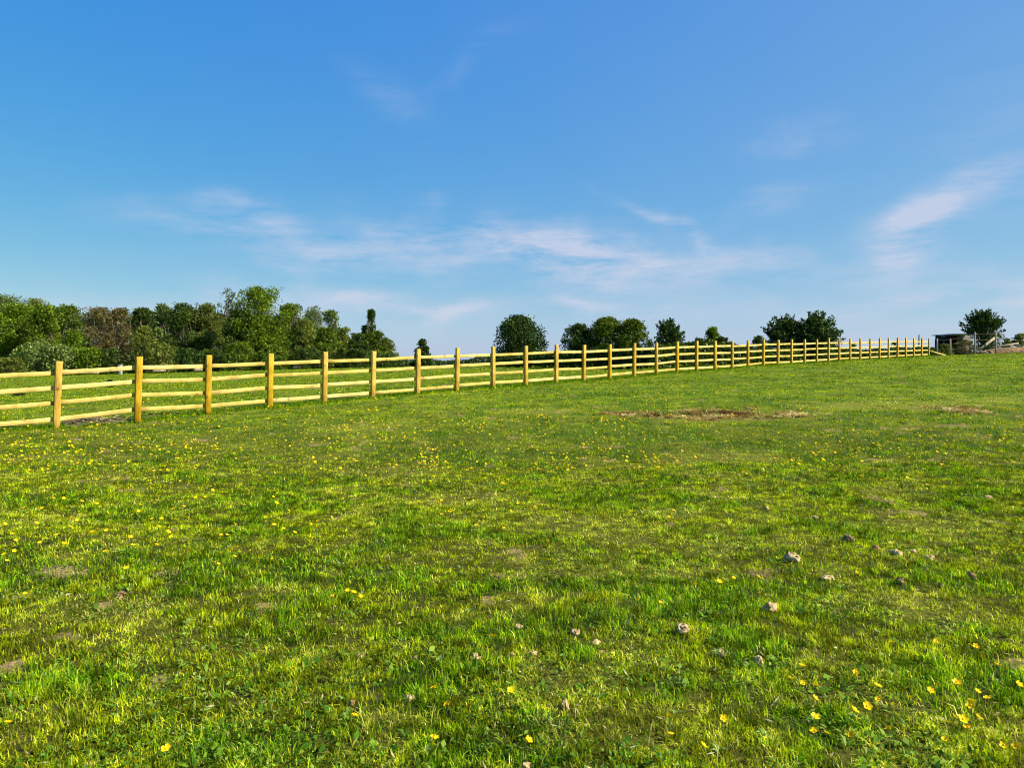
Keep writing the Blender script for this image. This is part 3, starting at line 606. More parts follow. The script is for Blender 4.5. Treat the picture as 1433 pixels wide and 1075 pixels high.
T('brown_tree', 168, 431, 24, 103, 'round', 'brown', 'dull brown green tree touching the right of the reddish tree', 'tree', cb=.05, size=.19, cover=1.7, twigs=120, bark=M_palebark)
T('oak_tree', 200, 431, 26, 115, 'round', 'dark', 'dark low topped tree in the dip between brown tree and greyer tree', 'tree', cb=.05, size=.26, twigs=10)
T('oak_tree', 228, 425, 20, 108, 'round', 'grey', 'grey green narrow tree just right of the wood skyline dip', 'tree', cb=.1, size=.24, twigs=20)
T('willow_tree', 258, 424, 28, 100, 'round', 'dark', 'speckled dark tree with fine top leaves above the third post', 'tree', cb=.08, size=.22, cover=2.9, twigs=90)
T('willow_tree', 290, 425, 26, 101, 'round', 'olive', 'speckled olive tree with uneven top left of the tallest tree', 'tree', cb=.08, size=.22, cover=2.6, twigs=90)
T('thin_tree', 320, 403, 13, 106, 'round', 'grey', 'nearly bare spindly tree poking up beside the tallest tree', 'tree', cb=.55, size=.24, n_leaf=500, lobes=22, twigs=46, bark=M_bark)
T('oak_tree', 364, 400, 42, 97, 'round', 'bright', 'tallest tree of the wood, full bright green rounded crown', 'tree', cb=.16, size=.24, lobes=48, cover=3.0, twigs=40, seed=5)
T('oak_tree', 338, 432, 26, 95, 'round', 'dark', 'dark lower tree hugging the left foot of the tallest tree', 'tree', cb=.02, size=.24, twigs=10)
T('oak_tree', 408, 424, 26, 99, 'round', 'green', 'lower green tree leaning on the right of the tallest tree', 'tree', cb=.08, size=.23, cover=2.6, twigs=60)
T('oak_tree', 424, 446, 18, 93, 'round', 'olive', 'olive rounded tree in front of the right flank of the tallest', 'tree', cb=.02, size=.22, twigs=10)
T('thin_tree', 440, 428, 20, 112, 'round', 'grey', 'see-through grey tree between tallest tree and the poplar', 'tree', cb=.35, size=.22, cover=1.1, twigs=60, bark=M_palebark)
T('birch_tree', 462, 434, 18, 106, 'round', 'pale', 'open pale green tree with white limbs near the fifth post', 'tree', cb=.25, size=.22, cover=1.7, twigs=50, bark=M_palebark)
T('oak_tree', 455, 458, 24, 95, 'round', 'green', 'low green tree under the see-through grey tree', 'tree', cb=.02, size=.22, twigs=10)
T('oak_tree', 483, 458, 18, 97, 'round', 'olive', 'yellowish tree left of the dark poplar', 'tree', cb=.02, size=.22)
T('oak_tree', 500, 466, 16, 92, 'round', 'dark', 'dark little tree at the foot of the poplars', 'tree', cb=.12, size=.2)
T('poplar_tree', 520, 432.5, 7.5, 125, 'poplar', 'deep', 'tall narrow dark poplar spire right of the wood', 'tree', cb=.05, size=.22, n_leaf=5000, lobes=46)
T('poplar_tree', 510.5, 452, 5.5, 126, 'poplar', 'deep', 'shorter narrow poplar beside the tall spire', 'tree', cb=.05, size=.22, n_leaf=3200, lobes=34)
T('oak_tree', 524, 463, 20, 98, 'round', 'green', 'round green tree in front of the poplar spire', 'tree', cb=.08, size=.22, twigs=20)
T('oak_tree', 540, 474, 16, 99, 'round', 'olive', 'last small sloping tree at the right end of the wood', 'tree', cb=.05, size=.22, cover=2.4, twigs=30)
# understorey along the foot of the wood
und = [(12, 500, 22, 84, 'olive', 'yellow green bush at the left edge of the picture'), (48, 478, 30, 88, 'pale', 'blossom flecked bush left of the first whole fence post'), (84, 482, 22, 87, 'pale', 'pale speckled bush behind the first whole fence post'),
       (102, 461, 17, 90, 'bright', 'brightest green bush between first and second posts'), (128, 486, 20, 88, 'bright', 'low green bush under the reddish brown tree'), (158, 487, 18, 89, 'dark', 'dark shrub behind the pale marker post'),
       (202, 456, 19, 90, 'olive', 'tall olive bush right of the second whole post'), (226, 478, 20, 88, 'olive', 'lower olive bush with pale twigs at the dip'), (262, 486, 24, 90, 'deep', 'deep green shrub left of the third post'),
       (298, 488, 22, 90, 'dark', 'black green shrub behind the third post'), (336, 478, 22, 89, 'green', 'green shrub under the tallest tree, left side'), (384, 482, 24, 90, 'green', 'green shrub below the tallest tree, behind the fourth post'),
       (430, 486, 22, 91, 'dark', 'dark shrub below the olive rounded tree'), (468, 490, 20, 92, 'olive', 'olive shrub behind the fifth post'), (504, 488, 16, 91, 'dark', 'dark shrub left of the sixth post'), (536, 494, 18, 92, 'dark', 'dark shrub just right of the sixth post')]
for (a, b, c, d, e, lb) in und: T('wood_edge_bush', a, b, c, d, 'dome', e, lb, 'bush', cb=0.0, size=.2, cover=2.6, group='bushes along the foot of the wood', twigs=14)

# far dark mass of the wood and the low hedges, each read as one mass
def leaf_band(name, line, D, colr, size, per_m2, label, cat, kind=None, depth=3.0, back=None, stems=False):
    """a hedge following points (px, top_py) at distance D(px)"""
    r_ = np.random.default_rng(int(line[0][0]) + 500); P = []; mbs = MB()
    for (p0, t0), (p1, t1) in zip(line[:-1], line[1:]):
        Da, Db = D(p0), D(p1); A0 = at(p0, t0, Da); A1 = at(p1, t1, Db); Lm = np.hypot(*(A1 - A0)[:2]); Hm = max(.3, (A0[2] + A1[2]) / 2 - gz((A0[0] + A1[0]) / 2, (A0[1] + A1[1]) / 2, False))
        nn = int(per_m2 * Lm * Hm); t = r_.random(nn); B = A0 + (A1 - A0) * t[:, None]; g = ground(B[:, 0], B[:, 1], False)
        off = r_.normal(0, depth * .33, nn); xx, yy = B[:, 0], B[:, 1] + off
        lump = .72 + .42 * fbm(B[:, 0], off * 1.0, 1.3, 13, 3); hh = (B[:, 2] - g) * lump * np.sqrt(np.clip(1 - (off / depth) ** 2, .1, 1)); z = g + hh * (r_.random(nn) ** .6)
        P.append(np.c_[xx, yy, z])
        if stems:
            for q in range(int(Lm * 1.6)):
                s_ = A0 + (A1 - A0) * r_.random(); zz = gz(s_[0], s_[1], False); b_ = np.array([s_[0], s_[1] + r_.normal(0, .4), zz - .05]); e_ = b_ + np.array([r_.normal(0, .3), r_.normal(0, .3), Hm * r_.uniform(.7, 1.05)]); mbs.tube([b_, (b_ + e_) / 2 + r_.normal(0, .08, 3), e_], [.03, .02, .008], 4, caps=False)
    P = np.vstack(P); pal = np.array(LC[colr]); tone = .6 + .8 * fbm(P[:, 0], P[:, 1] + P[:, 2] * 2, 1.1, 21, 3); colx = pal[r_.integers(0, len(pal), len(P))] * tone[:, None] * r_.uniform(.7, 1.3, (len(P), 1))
    V_ = leaf_quads(P, size, r_); i = np.arange(len(P)) * 4
    o = mesh_np(name, V_, [np.stack([i, i + 1, i + 2, i + 3], 1)], M_leaf, col=colx); return tag(o, label, cat, None, kind)

leaf_band('distant_wood', [(-120, 428), (40, 432), (120, 440), (220, 436), (300, 440), (400, 440), (470, 468), (550, 492)], lambda p: 135, 'dark', .40, 95, 'dark depths of the far off wood behind the tree row', 'wood', 'stuff', depth=8)
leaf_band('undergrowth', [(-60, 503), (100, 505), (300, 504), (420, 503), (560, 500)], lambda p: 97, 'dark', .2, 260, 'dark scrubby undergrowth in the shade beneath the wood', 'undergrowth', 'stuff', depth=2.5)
DF = np.array([fence_depth(i) for i in range(37)]); PXA = np.array(PX)
fd = lambda p: float(np.interp(p, PXA, DF))
leaf_band('hedge', [(553, 503), (600, 501), (622, 505), (655, 502), (680, 496), (700, 500)], lambda p: 92, 'dark', .2, 300, 'low dark scrub hedge left of the round bush in the middle distance', 'hedge')
leaf_band('hedge', [(695, 501), (760, 494), (785, 489), (915, 483), (935, 478), (962, 476), (985, 476), (1020, 479), (1042, 485), (1075, 484), (1165, 484), (1180, 489), (1205, 489), (1240, 486), (1300, 486), (1312, 490)],
          lambda p: fd(p) + 9 + max(0, (900 - p) * .14), 'dark', .17, 420, 'dark overgrown hedge running right behind the fence', 'hedge', depth=2.0)

# single trees and bushes in the open beyond the fence
T('conifer_tree', 591, 474, 15, 82, 'cone', 'deep', 'small pointed dark tree behind the seventh post', 'tree', cb=.05, size=.17, cover=3.4, twigs=20)
T('round_bush', 727, 441, 34, 68, 'ball', 'deep', 'large round dark bush alone left of the double bush', 'bush', cb=.02, size=.15, cover=3.6, twigs=60, lobes=48)
T('round_bush', 808, 453, 24, 66, 'ball', 'deep', 'smaller left half of the joined double bush', 'bush', cb=.0, size=.14, cover=3.6, twigs=24)
T('round_bush', 849, 443, 30, 65, 'ball', 'green', 'tall middle lobe of the joined bushes', 'bush', cb=.0, size=.14, cover=3.6, twigs=24)
T('round_bush', 885, 446, 26, 64, 'ball', 'green', 'brighter right hand lobe of the joined bushes', 'bush', cb=.0, size=.14, cover=3.6, twigs=24)
T('hawthorn_tree', 937, 443, 17, 62, 'round', 'deep', 'dark spiky topped tree right of the joined bushes', 'tree', cb=.05, size=.13, cover=2.8, spikes=46)
T('round_bush', 997, 457, 13, 60, 'dome', 'bright', 'small bright topped bush right of the spiky tree', 'bush', cb=.0, size=.13, cover=3.4, twigs=16)
T('round_bush', 978, 473, 12, 59, 'dome', 'dark', 'little dark bush between spiky tree and bright topped bush', 'bush', cb=.0, size=.13, cover=3.2)
T('round_bush', 1010, 471, 12, 58.5, 'dome', 'dark', 'low dark bush at the right foot of the bright topped one', 'bush', cb=.0, size=.13, cover=3.2)
T('round_bush', 1062, 470, 12, 57, 'dome', 'dark', 'tiny dark bush left of the wide hawthorn', 'bush', cb=.0, size=.12, cover=3.0, twigs=8)
T('hawthorn_bush', 1101, 440, 26, 51, 'dome', 'deep', 'wide hawthorn with long shoots, left dense half', 'bush', cb=.0, size=.11, cover=3.2, spikes=70)
T('hawthorn_bush', 1141, 437, 26, 50.5, 'dome', 'deep', 'hawthorn with long feathery shoots, right open half', 'bush', cb=.0, size=.11, cover=2.6, spikes=80)
T('hawthorn_tree', 1376, 430, 23, 78, 'round', 'deep', 'lone windswept tree standing behind the soil bank on the right', 'tree', cb=.2, size=.13, cover=1.3, spikes=90)
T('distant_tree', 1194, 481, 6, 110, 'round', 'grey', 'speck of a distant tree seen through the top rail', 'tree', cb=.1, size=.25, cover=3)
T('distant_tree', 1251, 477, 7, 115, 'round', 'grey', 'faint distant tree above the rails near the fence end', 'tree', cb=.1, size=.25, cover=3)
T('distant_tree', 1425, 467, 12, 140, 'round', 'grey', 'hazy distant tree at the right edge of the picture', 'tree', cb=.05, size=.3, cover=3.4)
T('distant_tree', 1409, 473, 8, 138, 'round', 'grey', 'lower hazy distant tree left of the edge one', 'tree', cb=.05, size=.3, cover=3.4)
T('scrub_bush', 1322, 481, 10, 67, 'dome', 'olive', 'rough green scrub in front of the dark opening of the shed', 'bush', cb=.0, size=.1, cover=2.4, twigs=40)
T('scrub_bush', 1350, 476, 14, 67.5, 'dome', 'brown', 'brown leafless looking scrub before the pale side of the shed', 'bush', cb=.0, size=.09, cover=1.8, twigs=120, bark=M_palebark)
T('scrub_bush', 1305, 486, 7, 68, 'dome', 'brown', 'small brown scrub between last fence post and shed', 'bush', cb=.0, size=.09, cover=2.0, twigs=30)
# dark weeds in the field beyond the fence
T('weed_clump', 153, 531, 6, 40, 'dome', 'dark', 'dark tall weed standing beyond the rails below the marker post', 'plant', cb=.0, size=.07, cover=2.2, lobes=12)
T('weed_clump', 545, 519, 4, 56, 'dome', 'dark', 'dark tall weed beyond the rails right of the sixth post', 'plant', cb=.0, size=.07, cover=2.4, lobes=10)
T('weed_clump', 26, 549, 8, 30, 'dome', 'dark', 'dark low weed behind the rails near the left picture edge', 'plant', cb=.0, size=.05, cover=2.0, lobes=12)

# ------------------------------------------------------------------ small built things
def beam_thing(name, p0, p1, w, h, mat, label, cat, up=(0, 0, 1)):
    mb = MB(); mb.beam(p0, p1, w, h, up=up); o = mb.build(name, mat, origin=p0); o.location = p0; tag(o, label, cat); return o
Dm = 82; c = at(168, 510, Dm); g = gz(c[0], c[1], False)
mb = MB(); tp_ = at(168, 511.5, Dm)[2]; mb.beam((0, 0, -.1), (0, 0, tp_ - g), .38, .3, bev=.03, up=(0, 1, 0)); mb.beam((-.21, 0, tp_ - g + .03), (.21, 0, tp_ - g + .03), .34, .06, bev=.01)
o = mb.build('marker_post', M_palestone); o.location = (c[0], c[1], g); tag(o, 'pale square stone post at the wood edge, seen above the top rail', 'post')
for (a, b, yy, D, lb) in ((119, 139, 526, 84, 'pale thin log lying under the brown tree'), (214, 232, 522.5, 86, 'short pale log lying right of the second whole post'), (272, 284, 522.3, 86, 'small pale log left of the third post'), (410, 424, 517, 90, 'pale log lying between fourth and fifth posts')):
    p0 = at(a, yy, D); p1 = at(b, yy - .3, D + .6); p0[2] = gz(p0[0], p0[1]) + .22; p1[2] = gz(p1[0], p1[1]) + .26
    mb = MB(); mm_ = (p0 + p1) / 2 + np.array([0, .1, .05]); mb.tube([p0, mm_, p1], [.17, .15, .09], 9); mb.tube([mm_, mm_ + np.array([.15, -.1, .35])], [.05, .03], 6); mb.tube([p0 + (mm_ - p0) * .5, p0 + (mm_ - p0) * .5 + np.array([-.1, .1, .28])], [.04, .02], 6)
    o = mb.build('fallen_log', M_oldwood, origin=p0); o.location = p0; tag(o, lb, 'log', 'pale logs at the wood edge')
p0 = hit(455, 560.8); p1 = hit(505, 556.8); p0[2] += .03; p1[2] += .05
beam_thing('loose_lath', p0, p1, .04, .022, M_rail, 'loose pale lath lying in the grass under the bottom rail by the fifth post', 'wood offcut')
# brush pile under the rails
r_ = np.random.default_rng(4); mb = MB(); cpt = hit(128, 592); 
for q in range(160):
    a = r_.random() * 2 * pi; s_ = cpt + np.array([r_.normal(0, .30), r_.normal(0, .22), 0]); s_[2] = gz(s_[0], s_[1]) + abs(r_.normal(0, .05)); ln = r_.uniform(.15, .6)
    e_ = s_ + np.array([cos(a) * ln, sin(a) * ln * .6, r_.uniform(-.02, .12) * ln / .4]); m_ = (s_ + e_) / 2 + r_.normal(0, .03, 3); mb.tube([s_, m_, e_], [.012, .010, .004], 4, caps=False)
o = mb.build('brush_pile', M_dryTwig, origin=cpt); o.location = cpt; tag(o, 'low heap of dry cut twigs under the bottom rail between the first two posts', 'brush pile')

# field shelter on the crest
Ds = 80; a0 = at(1309, 468, Ds); a1 = at(1339, 468, Ds); a2 = at(1360, 466.5, Ds + 2.2); gb = gz(a1[0], Ds) - .6
rt = empty('field_shelter', (a1[0], a1[1], gb)); ro2 = np.array(rt.location); tag(rt, 'dark open fronted field shelter with pale flat roof behind the scrub', 'shed')
M_dark = rough_mat('tarred_boards', (.012, .010, .012), (.035, .025, .03), 5, .8, .2, (6, 6, .5)); M_paleb = rough_mat('weathered_panel', (.06, .055, .045), (.14, .125, .10), 4, .8, .2, (4, 4, .5)); M_roof = rough_mat('pale_roof_sheet', (.55, .54, .52), (.72, .71, .69), 6, .6, .2)
def wallp(name, A_, B_, mat, thick=.06, zt=None):
    mb = MB(); A_ = np.array(A_); B_ = np.array(B_); zt = zt or (A_[2] - .06); zb = gb; cen0 = np.array([A_[0], A_[1], (zt + zb) / 2]); cen1 = np.array([B_[0], B_[1], (zt + zb) / 2])
    mb.beam(cen0, cen1, thick, zt - zb, bev=.004); return mb.build(name, mat, rt, origin=ro2)
bk = a2 - a1; b0 = a0 + bk * 1.0
wallp('side_wall', a1 + (a2 - a1) * .02, a1 + (a2 - a1) * .97, M_paleb); wallp('back_wall', b0, a1 + bk, M_dark); wallp('side_wall', a0 + bk * .03, b0 - bk * .03, M_dark)
mb = MB(); f0 = a0.copy(); f1 = a1.copy(); f0[2] = f1[2] = a0[2] - .30; mb.beam(f0, f1 - (f1 - f0) * .02, .05, .42); mb.build('fascia_board', M_dark, rt, origin=ro2)
mb = MB(); s0 = a0 + (a1 - a0) * .40; mb.beam((s0[0], s0[1], gb), (s0[0], s0[1], a0[2] - .52), .1, .1, up=(0, 1, 0)); mb.build('front_post', M_paleb, rt, origin=ro2)
mb = MB(); s0 = a0 + (a1 - a0) * .01; mb.beam((s0[0], s0[1], gb), (s0[0], s0[1], a0[2] - .52), .1, .1, up=(0, 1, 0)); mb.build('front_post', M_dark, rt, origin=ro2)
mb = MB(); cA = (a0 + b0) / 2; cB = (a1 + (a1 + bk)) / 2; e_ = (cB - cA) / np.linalg.norm(cB - cA) * .15; cA = cA - e_; cB = cB + e_; cA[2] = cB[2] = a0[2] + .0
mb.beam(cA, cB, np.linalg.norm(bk) + .3, .10); mb.build('roof', M_roof, rt, origin=ro2)

# old wire fence beyond the end of the rails
wps = [(1311.5, 473.7, 498.3, 59), (1330, 474, 497, 61), (1364.4, 465, 496.5, 64), (1393.5, 465, 495.5, 67), (1437, 466, 495, 71)]
pt = [(at(a, c_, D), at(a, b, D)) for (a, b, c_, D) in wps]; rt = empty('wire_fence', pt[0][0]); ro3 = np.array(rt.location); tag(rt, 'old wire fence on weathered stakes crossing the crest right of the timber fence', 'fence')
for (b, t) in pt:
    mb = MB(); b = b.copy(); b[2] = gz(b[0], b[1], False) - .1; mb.tube([b, (b + t) / 2, t], [.065, .06, .055], 8); mb.build('stake', M_oldwood, rt, origin=ro3)
for fz in (.35, .65, .92):
    mb = MB(); mb.tube([b + (t - b) * fz for (b, t) in pt], .003, 4); mb.build('wire', M_oldwood, rt, origin=ro3)
# soil bank and planks
def lumpy(name, cen, rx, ry, rz, mat, label, cat, seed=0, amp=.3, res=40, sc=1.2):
    r_ = np.random.default_rng(seed); u_ = np.linspace(0, 2 * pi, res, endpoint=False); v_ = np.linspace(0, pi / 2, res // 2); V_ = []
    for v in v_:
        for u in u_:
            rr = 1 + amp * (fbm([cos(u) * sc * 3 + v + seed], [sin(u) * sc * 3 - v], 1.0, seed, 4)[0] - .5) * 2 * (sin(v) + .3)
            V_.append((cos(u) * sin(v) * rx * rr, sin(u) * sin(v) * ry * rr, cos(v) * rz * rr - .08))
    F_ = []; n2 = len(v_)
    for a in range(n2 - 1):
        for b in range(res): F_.append((a * res + b, (a + 1) * res + b, (a + 1) * res + (b + 1) % res, a * res + (b + 1) % res))
    o = mesh_np(name, V_, [np.array(F_)], mat, smooth_shade=False); o.location = cen; tag(o, label, cat); return o
c = at(1425, 495, 70); lumpy('soil_bank', (c[0], c[1], gz(c[0], c[1], False)), 3.4, 1.6, .72, M_soil, 'bank of bare reddish dug soil behind the crest at the right edge', 'soil heap', 3, .25, 64)
c = at(1381, 495, 68.5); lumpy('soil_bank', (c[0], c[1], gz(c[0], c[1], False)), .75, .7, .42, M_soil, 'small rubble heap under the leaning plank', 'soil heap', 8, .5, 40)
beam_thing('leaning_plank', at(1369, 490.5, 67), at(1392, 473, 67.6), .06, .22, M_oldwood, 'weathered plank leaning up at a steep angle before the lone tree', 'plank')
beam_thing('long_plank', at(1391, 485.6, 69), at(1425, 480.5, 69.3), .12, .14, M_oldwood, 'weathered plank lying along the top of the soil bank', 'plank')
c = at(1286, 475, 100); mb = MB(); mb.tube([(0, 0, -2), (0, 0, 0), (0, 0, at(1286, 468, 100)[2] - c[2])], [.09, .08, .06], 8); o = mb.build('distant_pole', M_bark); o.location = c; o.location.z = c[2]; tag(o, 'thin dark pole far behind the last fence posts', 'pole')

# ------------------------------------------------------------------ clods
clods = [(1107, 781, 12, 9, 'L', 'large brown clod, half pale half dark, with buttercups right behind it'), (1187, 757, 8, 6, 'D', 'dark brown clod farthest back of the ones on the right'), (1226, 767, 7, 5, 'D', 'small dark clod just right of the farthest back one'),
         (1078, 853, 11, 10, 'L', 'big pale buff clod standing alone below the half dark one'), (953, 886, 10, 9, 'L', 'pale clod in the dark lush tuft right of centre'), (1008, 920, 9, 6, 'L', 'flat grey clod, left of a pair in the right foreground'),
         (1061, 931, 7, 8, 'L', 'upright grey clod, right of a pair in the right foreground'), (666, 916, 8, 6, 'L', 'pale clod with a black shadow left of centre'), (747, 915, 8, 6, 'L', 'brown tinged clod near the centre of the foreground'),
         (716, 915, 4, 3, 'L', 'tiny pale clod between the two central ones'), (574, 972, 9, 7, 'L', 'cream clod in the foreground left of the bottom buttercups'), (834, 897, 8, 4, 'L', 'flat cream clod right of centre'), (804, 881, 6, 5, 'L', 'small cream clod above the flat one right of centre'),
         (725, 875, 7, 4, 'L', 'pale dry lump above the central clods'), (840, 912, 7, 3, 'D', 'thin grey flake of clod under the flat cream one'), (736, 1071, 9, 5, 'L', 'cream clod cut by the bottom edge of the picture'), (492, 978, 6, 6, 'D', 'dull brown clod in the hollow left of the cream one'),
         (505, 911, 6, 4, 'L', 'small pale clod beside a dark hole left of centre'), (583, 916, 4, 4, 'L', 'tiny pale clod alone left of the black shadowed one'), (1255, 775, 7, 4, 'L', 'low pale clod right of the dark pair'), (1277, 773, 6, 3, 'L', 'flat pale flake next to the low pale clod'),
         (1300, 781, 8, 5, 'L', 'pale lump in the dry straw patch on the right'), (1260, 817, 7, 5, 'D', 'dull clod in straw below the pale lump'), (1316, 823, 4, 4, 'D', 'tiny dark clod right of the dull one'), (1360, 809, 7, 7, 'D', 'broken grey clod near the right edge'), (1157, 810, 10, 4, 'L', 'pale flat clod right of the large half dark one'),
         (170, 838, 8, 5, 'D', 'dark clod by bare soil in the left foreground'), (1384, 700, 7, 3, 'L', 'flat pale clod far back near the right edge'), (1073, 716, 4, 3, 'L', 'white speck of clod far back on the right'), (1140, 725, 4, 3, 'L', 'white speck of clod right of the other far speck'),
         (1245, 955, 5, 3, 'L', 'small whitish clod among the right foreground buttercups'), (790, 985, 6, 8, 'L', 'yellowish dry tuft-like lump below centre')]
def make_clod(px, py, hw, hh, kind, label, seed):
    w = hit(px, py + hh * .7); D = w[1]; rx = hw / FPX * D * 1.0; rz = hh / FPX * D * 1.25
    r_ = np.random.default_rng(seed); nu, nv = 30, 17; mbc = MB()
    th = np.linspace(0, pi, nv)[:, None] * np.ones((1, nu)); ph = np.linspace(0, 2 * pi, nu, endpoint=False)[None, :] * np.ones((nv, 1))
    d = np.stack([np.sin(th) * np.cos(ph), np.sin(th) * np.sin(ph), np.cos(th)], -1).reshape(-1, 3)
    F_ = [(a * nu + b, (a + 1) * nu + b, (a + 1) * nu + (b + 1) % nu, a * nu + (b + 1) % nu) for a in range(nv - 1) for b in range(nu)]
    def n3(q, f, sd): return (vnoise(q[:, 0] * f + sd, q[:, 1] * f + q[:, 2] * 1.7 * f, sd) + vnoise(q[:, 1] * f - sd, q[:, 2] * f - q[:, 0] * .6 * f, sd + 5)) / 2 - .5
    for k in range(5):
        sz = (.75, .5, .45, .36, .3)[k]; off = np.zeros(3) if k == 0 else np.array([r_.uniform(-.75, .75), r_.uniform(-.5, .5), r_.uniform(-.5, .45)])
        q = d + r_.uniform(0, 9, 3); rr = 1 + 1.1 * n3(q, 1.6, seed) + .75 * n3(q, 4.2, seed + 2) + .42 * n3(q, 10., seed + 4)
        v = (d * rr[:, None] * sz + off) * np.array([rx, rx * .85, rz]); mbc.add(v, (), F_)
    o = mbc.build('dirt_clod', M_clod if kind == 'L' else M_darkclod)
    o.location = (w[0], w[1], w[2] + rz * .34 + .002); o.rotation_euler = (0, 0, r_.random() * 6); tag(o, label, 'clod', 'dry clods scattered in the right and centre foreground'); return o
for i, c in enumerate(clods): make_clod(*c, 100 + i)

# ------------------------------------------------------------------ buttercups
def petal_mat():
    m, n, l = new_mat('yellow_petals'); out = n.new('ShaderNodeOutputMaterial'); p = n.new('ShaderNodeBsdfPrincipled'); p.inputs['Roughness'].default_value = .45; p.inputs['Specular IOR Level'].default_value = .15
    oi = n.new('ShaderNodeObjectInfo'); cr = n.new('ShaderNodeValToRGB'); cr.color_ramp.elements[0].color = (.90, .54, .002, 1); cr.color_ramp.elements[1].color = (.92, .67, .004, 1); l.new(oi.outputs['Random'], cr.inputs[0]); l.new(cr.outputs[0], p.inputs['Base Color'])
    t = n.new('ShaderNodeBsdfTranslucent'); l.new(cr.outputs[0], t.inputs['Color']); mx = n.new('ShaderNodeMixShader'); mx.inputs[0].default_value = .25; l.new(p.outputs[0], mx.inputs[1]); l.new(t.outputs[0], mx.inputs[2]); l.new(mx.outputs[0], out.inputs[0]); return m
M_petal = petal_mat(); M_stem = rough_mat('flower_stem', (.07, .14, .02), (.11, .2, .03), 20, .6, .1)
def flower_geo(r_, R=.016, Hs=.075, petals=5, tilt=.4):
    """returns (petal verts, quads), (stem verts, quads) with the base at the origin"""
    a = r_.random() * 2 * pi; lean = np.array([cos(a), sin(a)]) * Hs * .25; topc = np.array([lean[0], lean[1], Hs]); ax = np.array([cos(a) * tilt, sin(a) * tilt, 1.0]); ax /= np.linalg.norm(ax)
    e1 = np.cross(ax, (0.3, 1, 0)); e1 /= np.linalg.norm(e1); e2 = np.cross(ax, e1); PV = []; PF = []
    for k in range(petals):
        f0 = k * 2 * pi / petals; base_i = len(PV); hw = pi / petals * 1.05
        for (rr, da, hz) in ((.05, 0, 0), (.60, -hw * 1.0, .24), (.96, -hw * .62, .46), (1.06, 0, .42), (.96, hw * .62, .46), (.60, hw * 1.0, .24), (.6, 0, .12)):
            PV.append(topc + R * (rr * (cos(f0 + da) * e1 + sin(f0 + da) * e2) + hz * ax))
        b = base_i; PF += [(b, b + 1, b + 6, b + 6), (b + 1, b + 2, b + 3, b + 6), (b + 6, b + 3, b + 4, b + 5), (b, b + 6, b + 5, b + 5)]
    q3 = [(f[0], f[1], f[2]) for f in PF if f[2] == f[3]]; q4 = [f for f in PF if f[2] != f[3]]
    return np.array(PV), q3, q4, topc
def flower_center(topc, R, r_):
    V_ = []; k = 7
    for (rr, hz) in ((.30, .05), (.26, .28), (.02, .36)):
        for j in range(k): V_.append(topc + np.array([cos(j / k * 2 * pi) * rr * R, sin(j / k * 2 * pi) * rr * R, hz * R]))
    F_ = [(a * k + b, a * k + (b + 1) % k, (a + 1) * k + (b + 1) % k, (a + 1) * k + b) for a in range(2) for b in range(k)]; return np.array(V_), F_
protos = []
for s in range(6):
    r_ = np.random.default_rng(50 + s); R = .0165; Hs = .045 + .018 * s / 2; PV, q3, q4, tc_ = flower_geo(r_, R, Hs, 5 if s % 3 else 7, .25 + .12 * s)
    CV, CF = flower_center(tc_, R, r_); mbp = MB(); mbp.add(PV, q3, q4); mbp.add(CV, (), CF)
    ms = MB(); ms.tube([(0, 0, -.01), (tc_[0] * .3, tc_[1] * .3, Hs * .5), tuple(tc_)], [.0013, .0012, .0011], 4, caps=False); protos.append((mbp, ms))
head_me = []; stem_me = []
for (a, b) in protos:
    ho = a.build('flower_head', M_petal); so = b.build('stem', M_stem); head_me.append(ho.data); stem_me.append(so.data); bpy.data.objects.remove(ho); bpy.data.objects.remove(so)
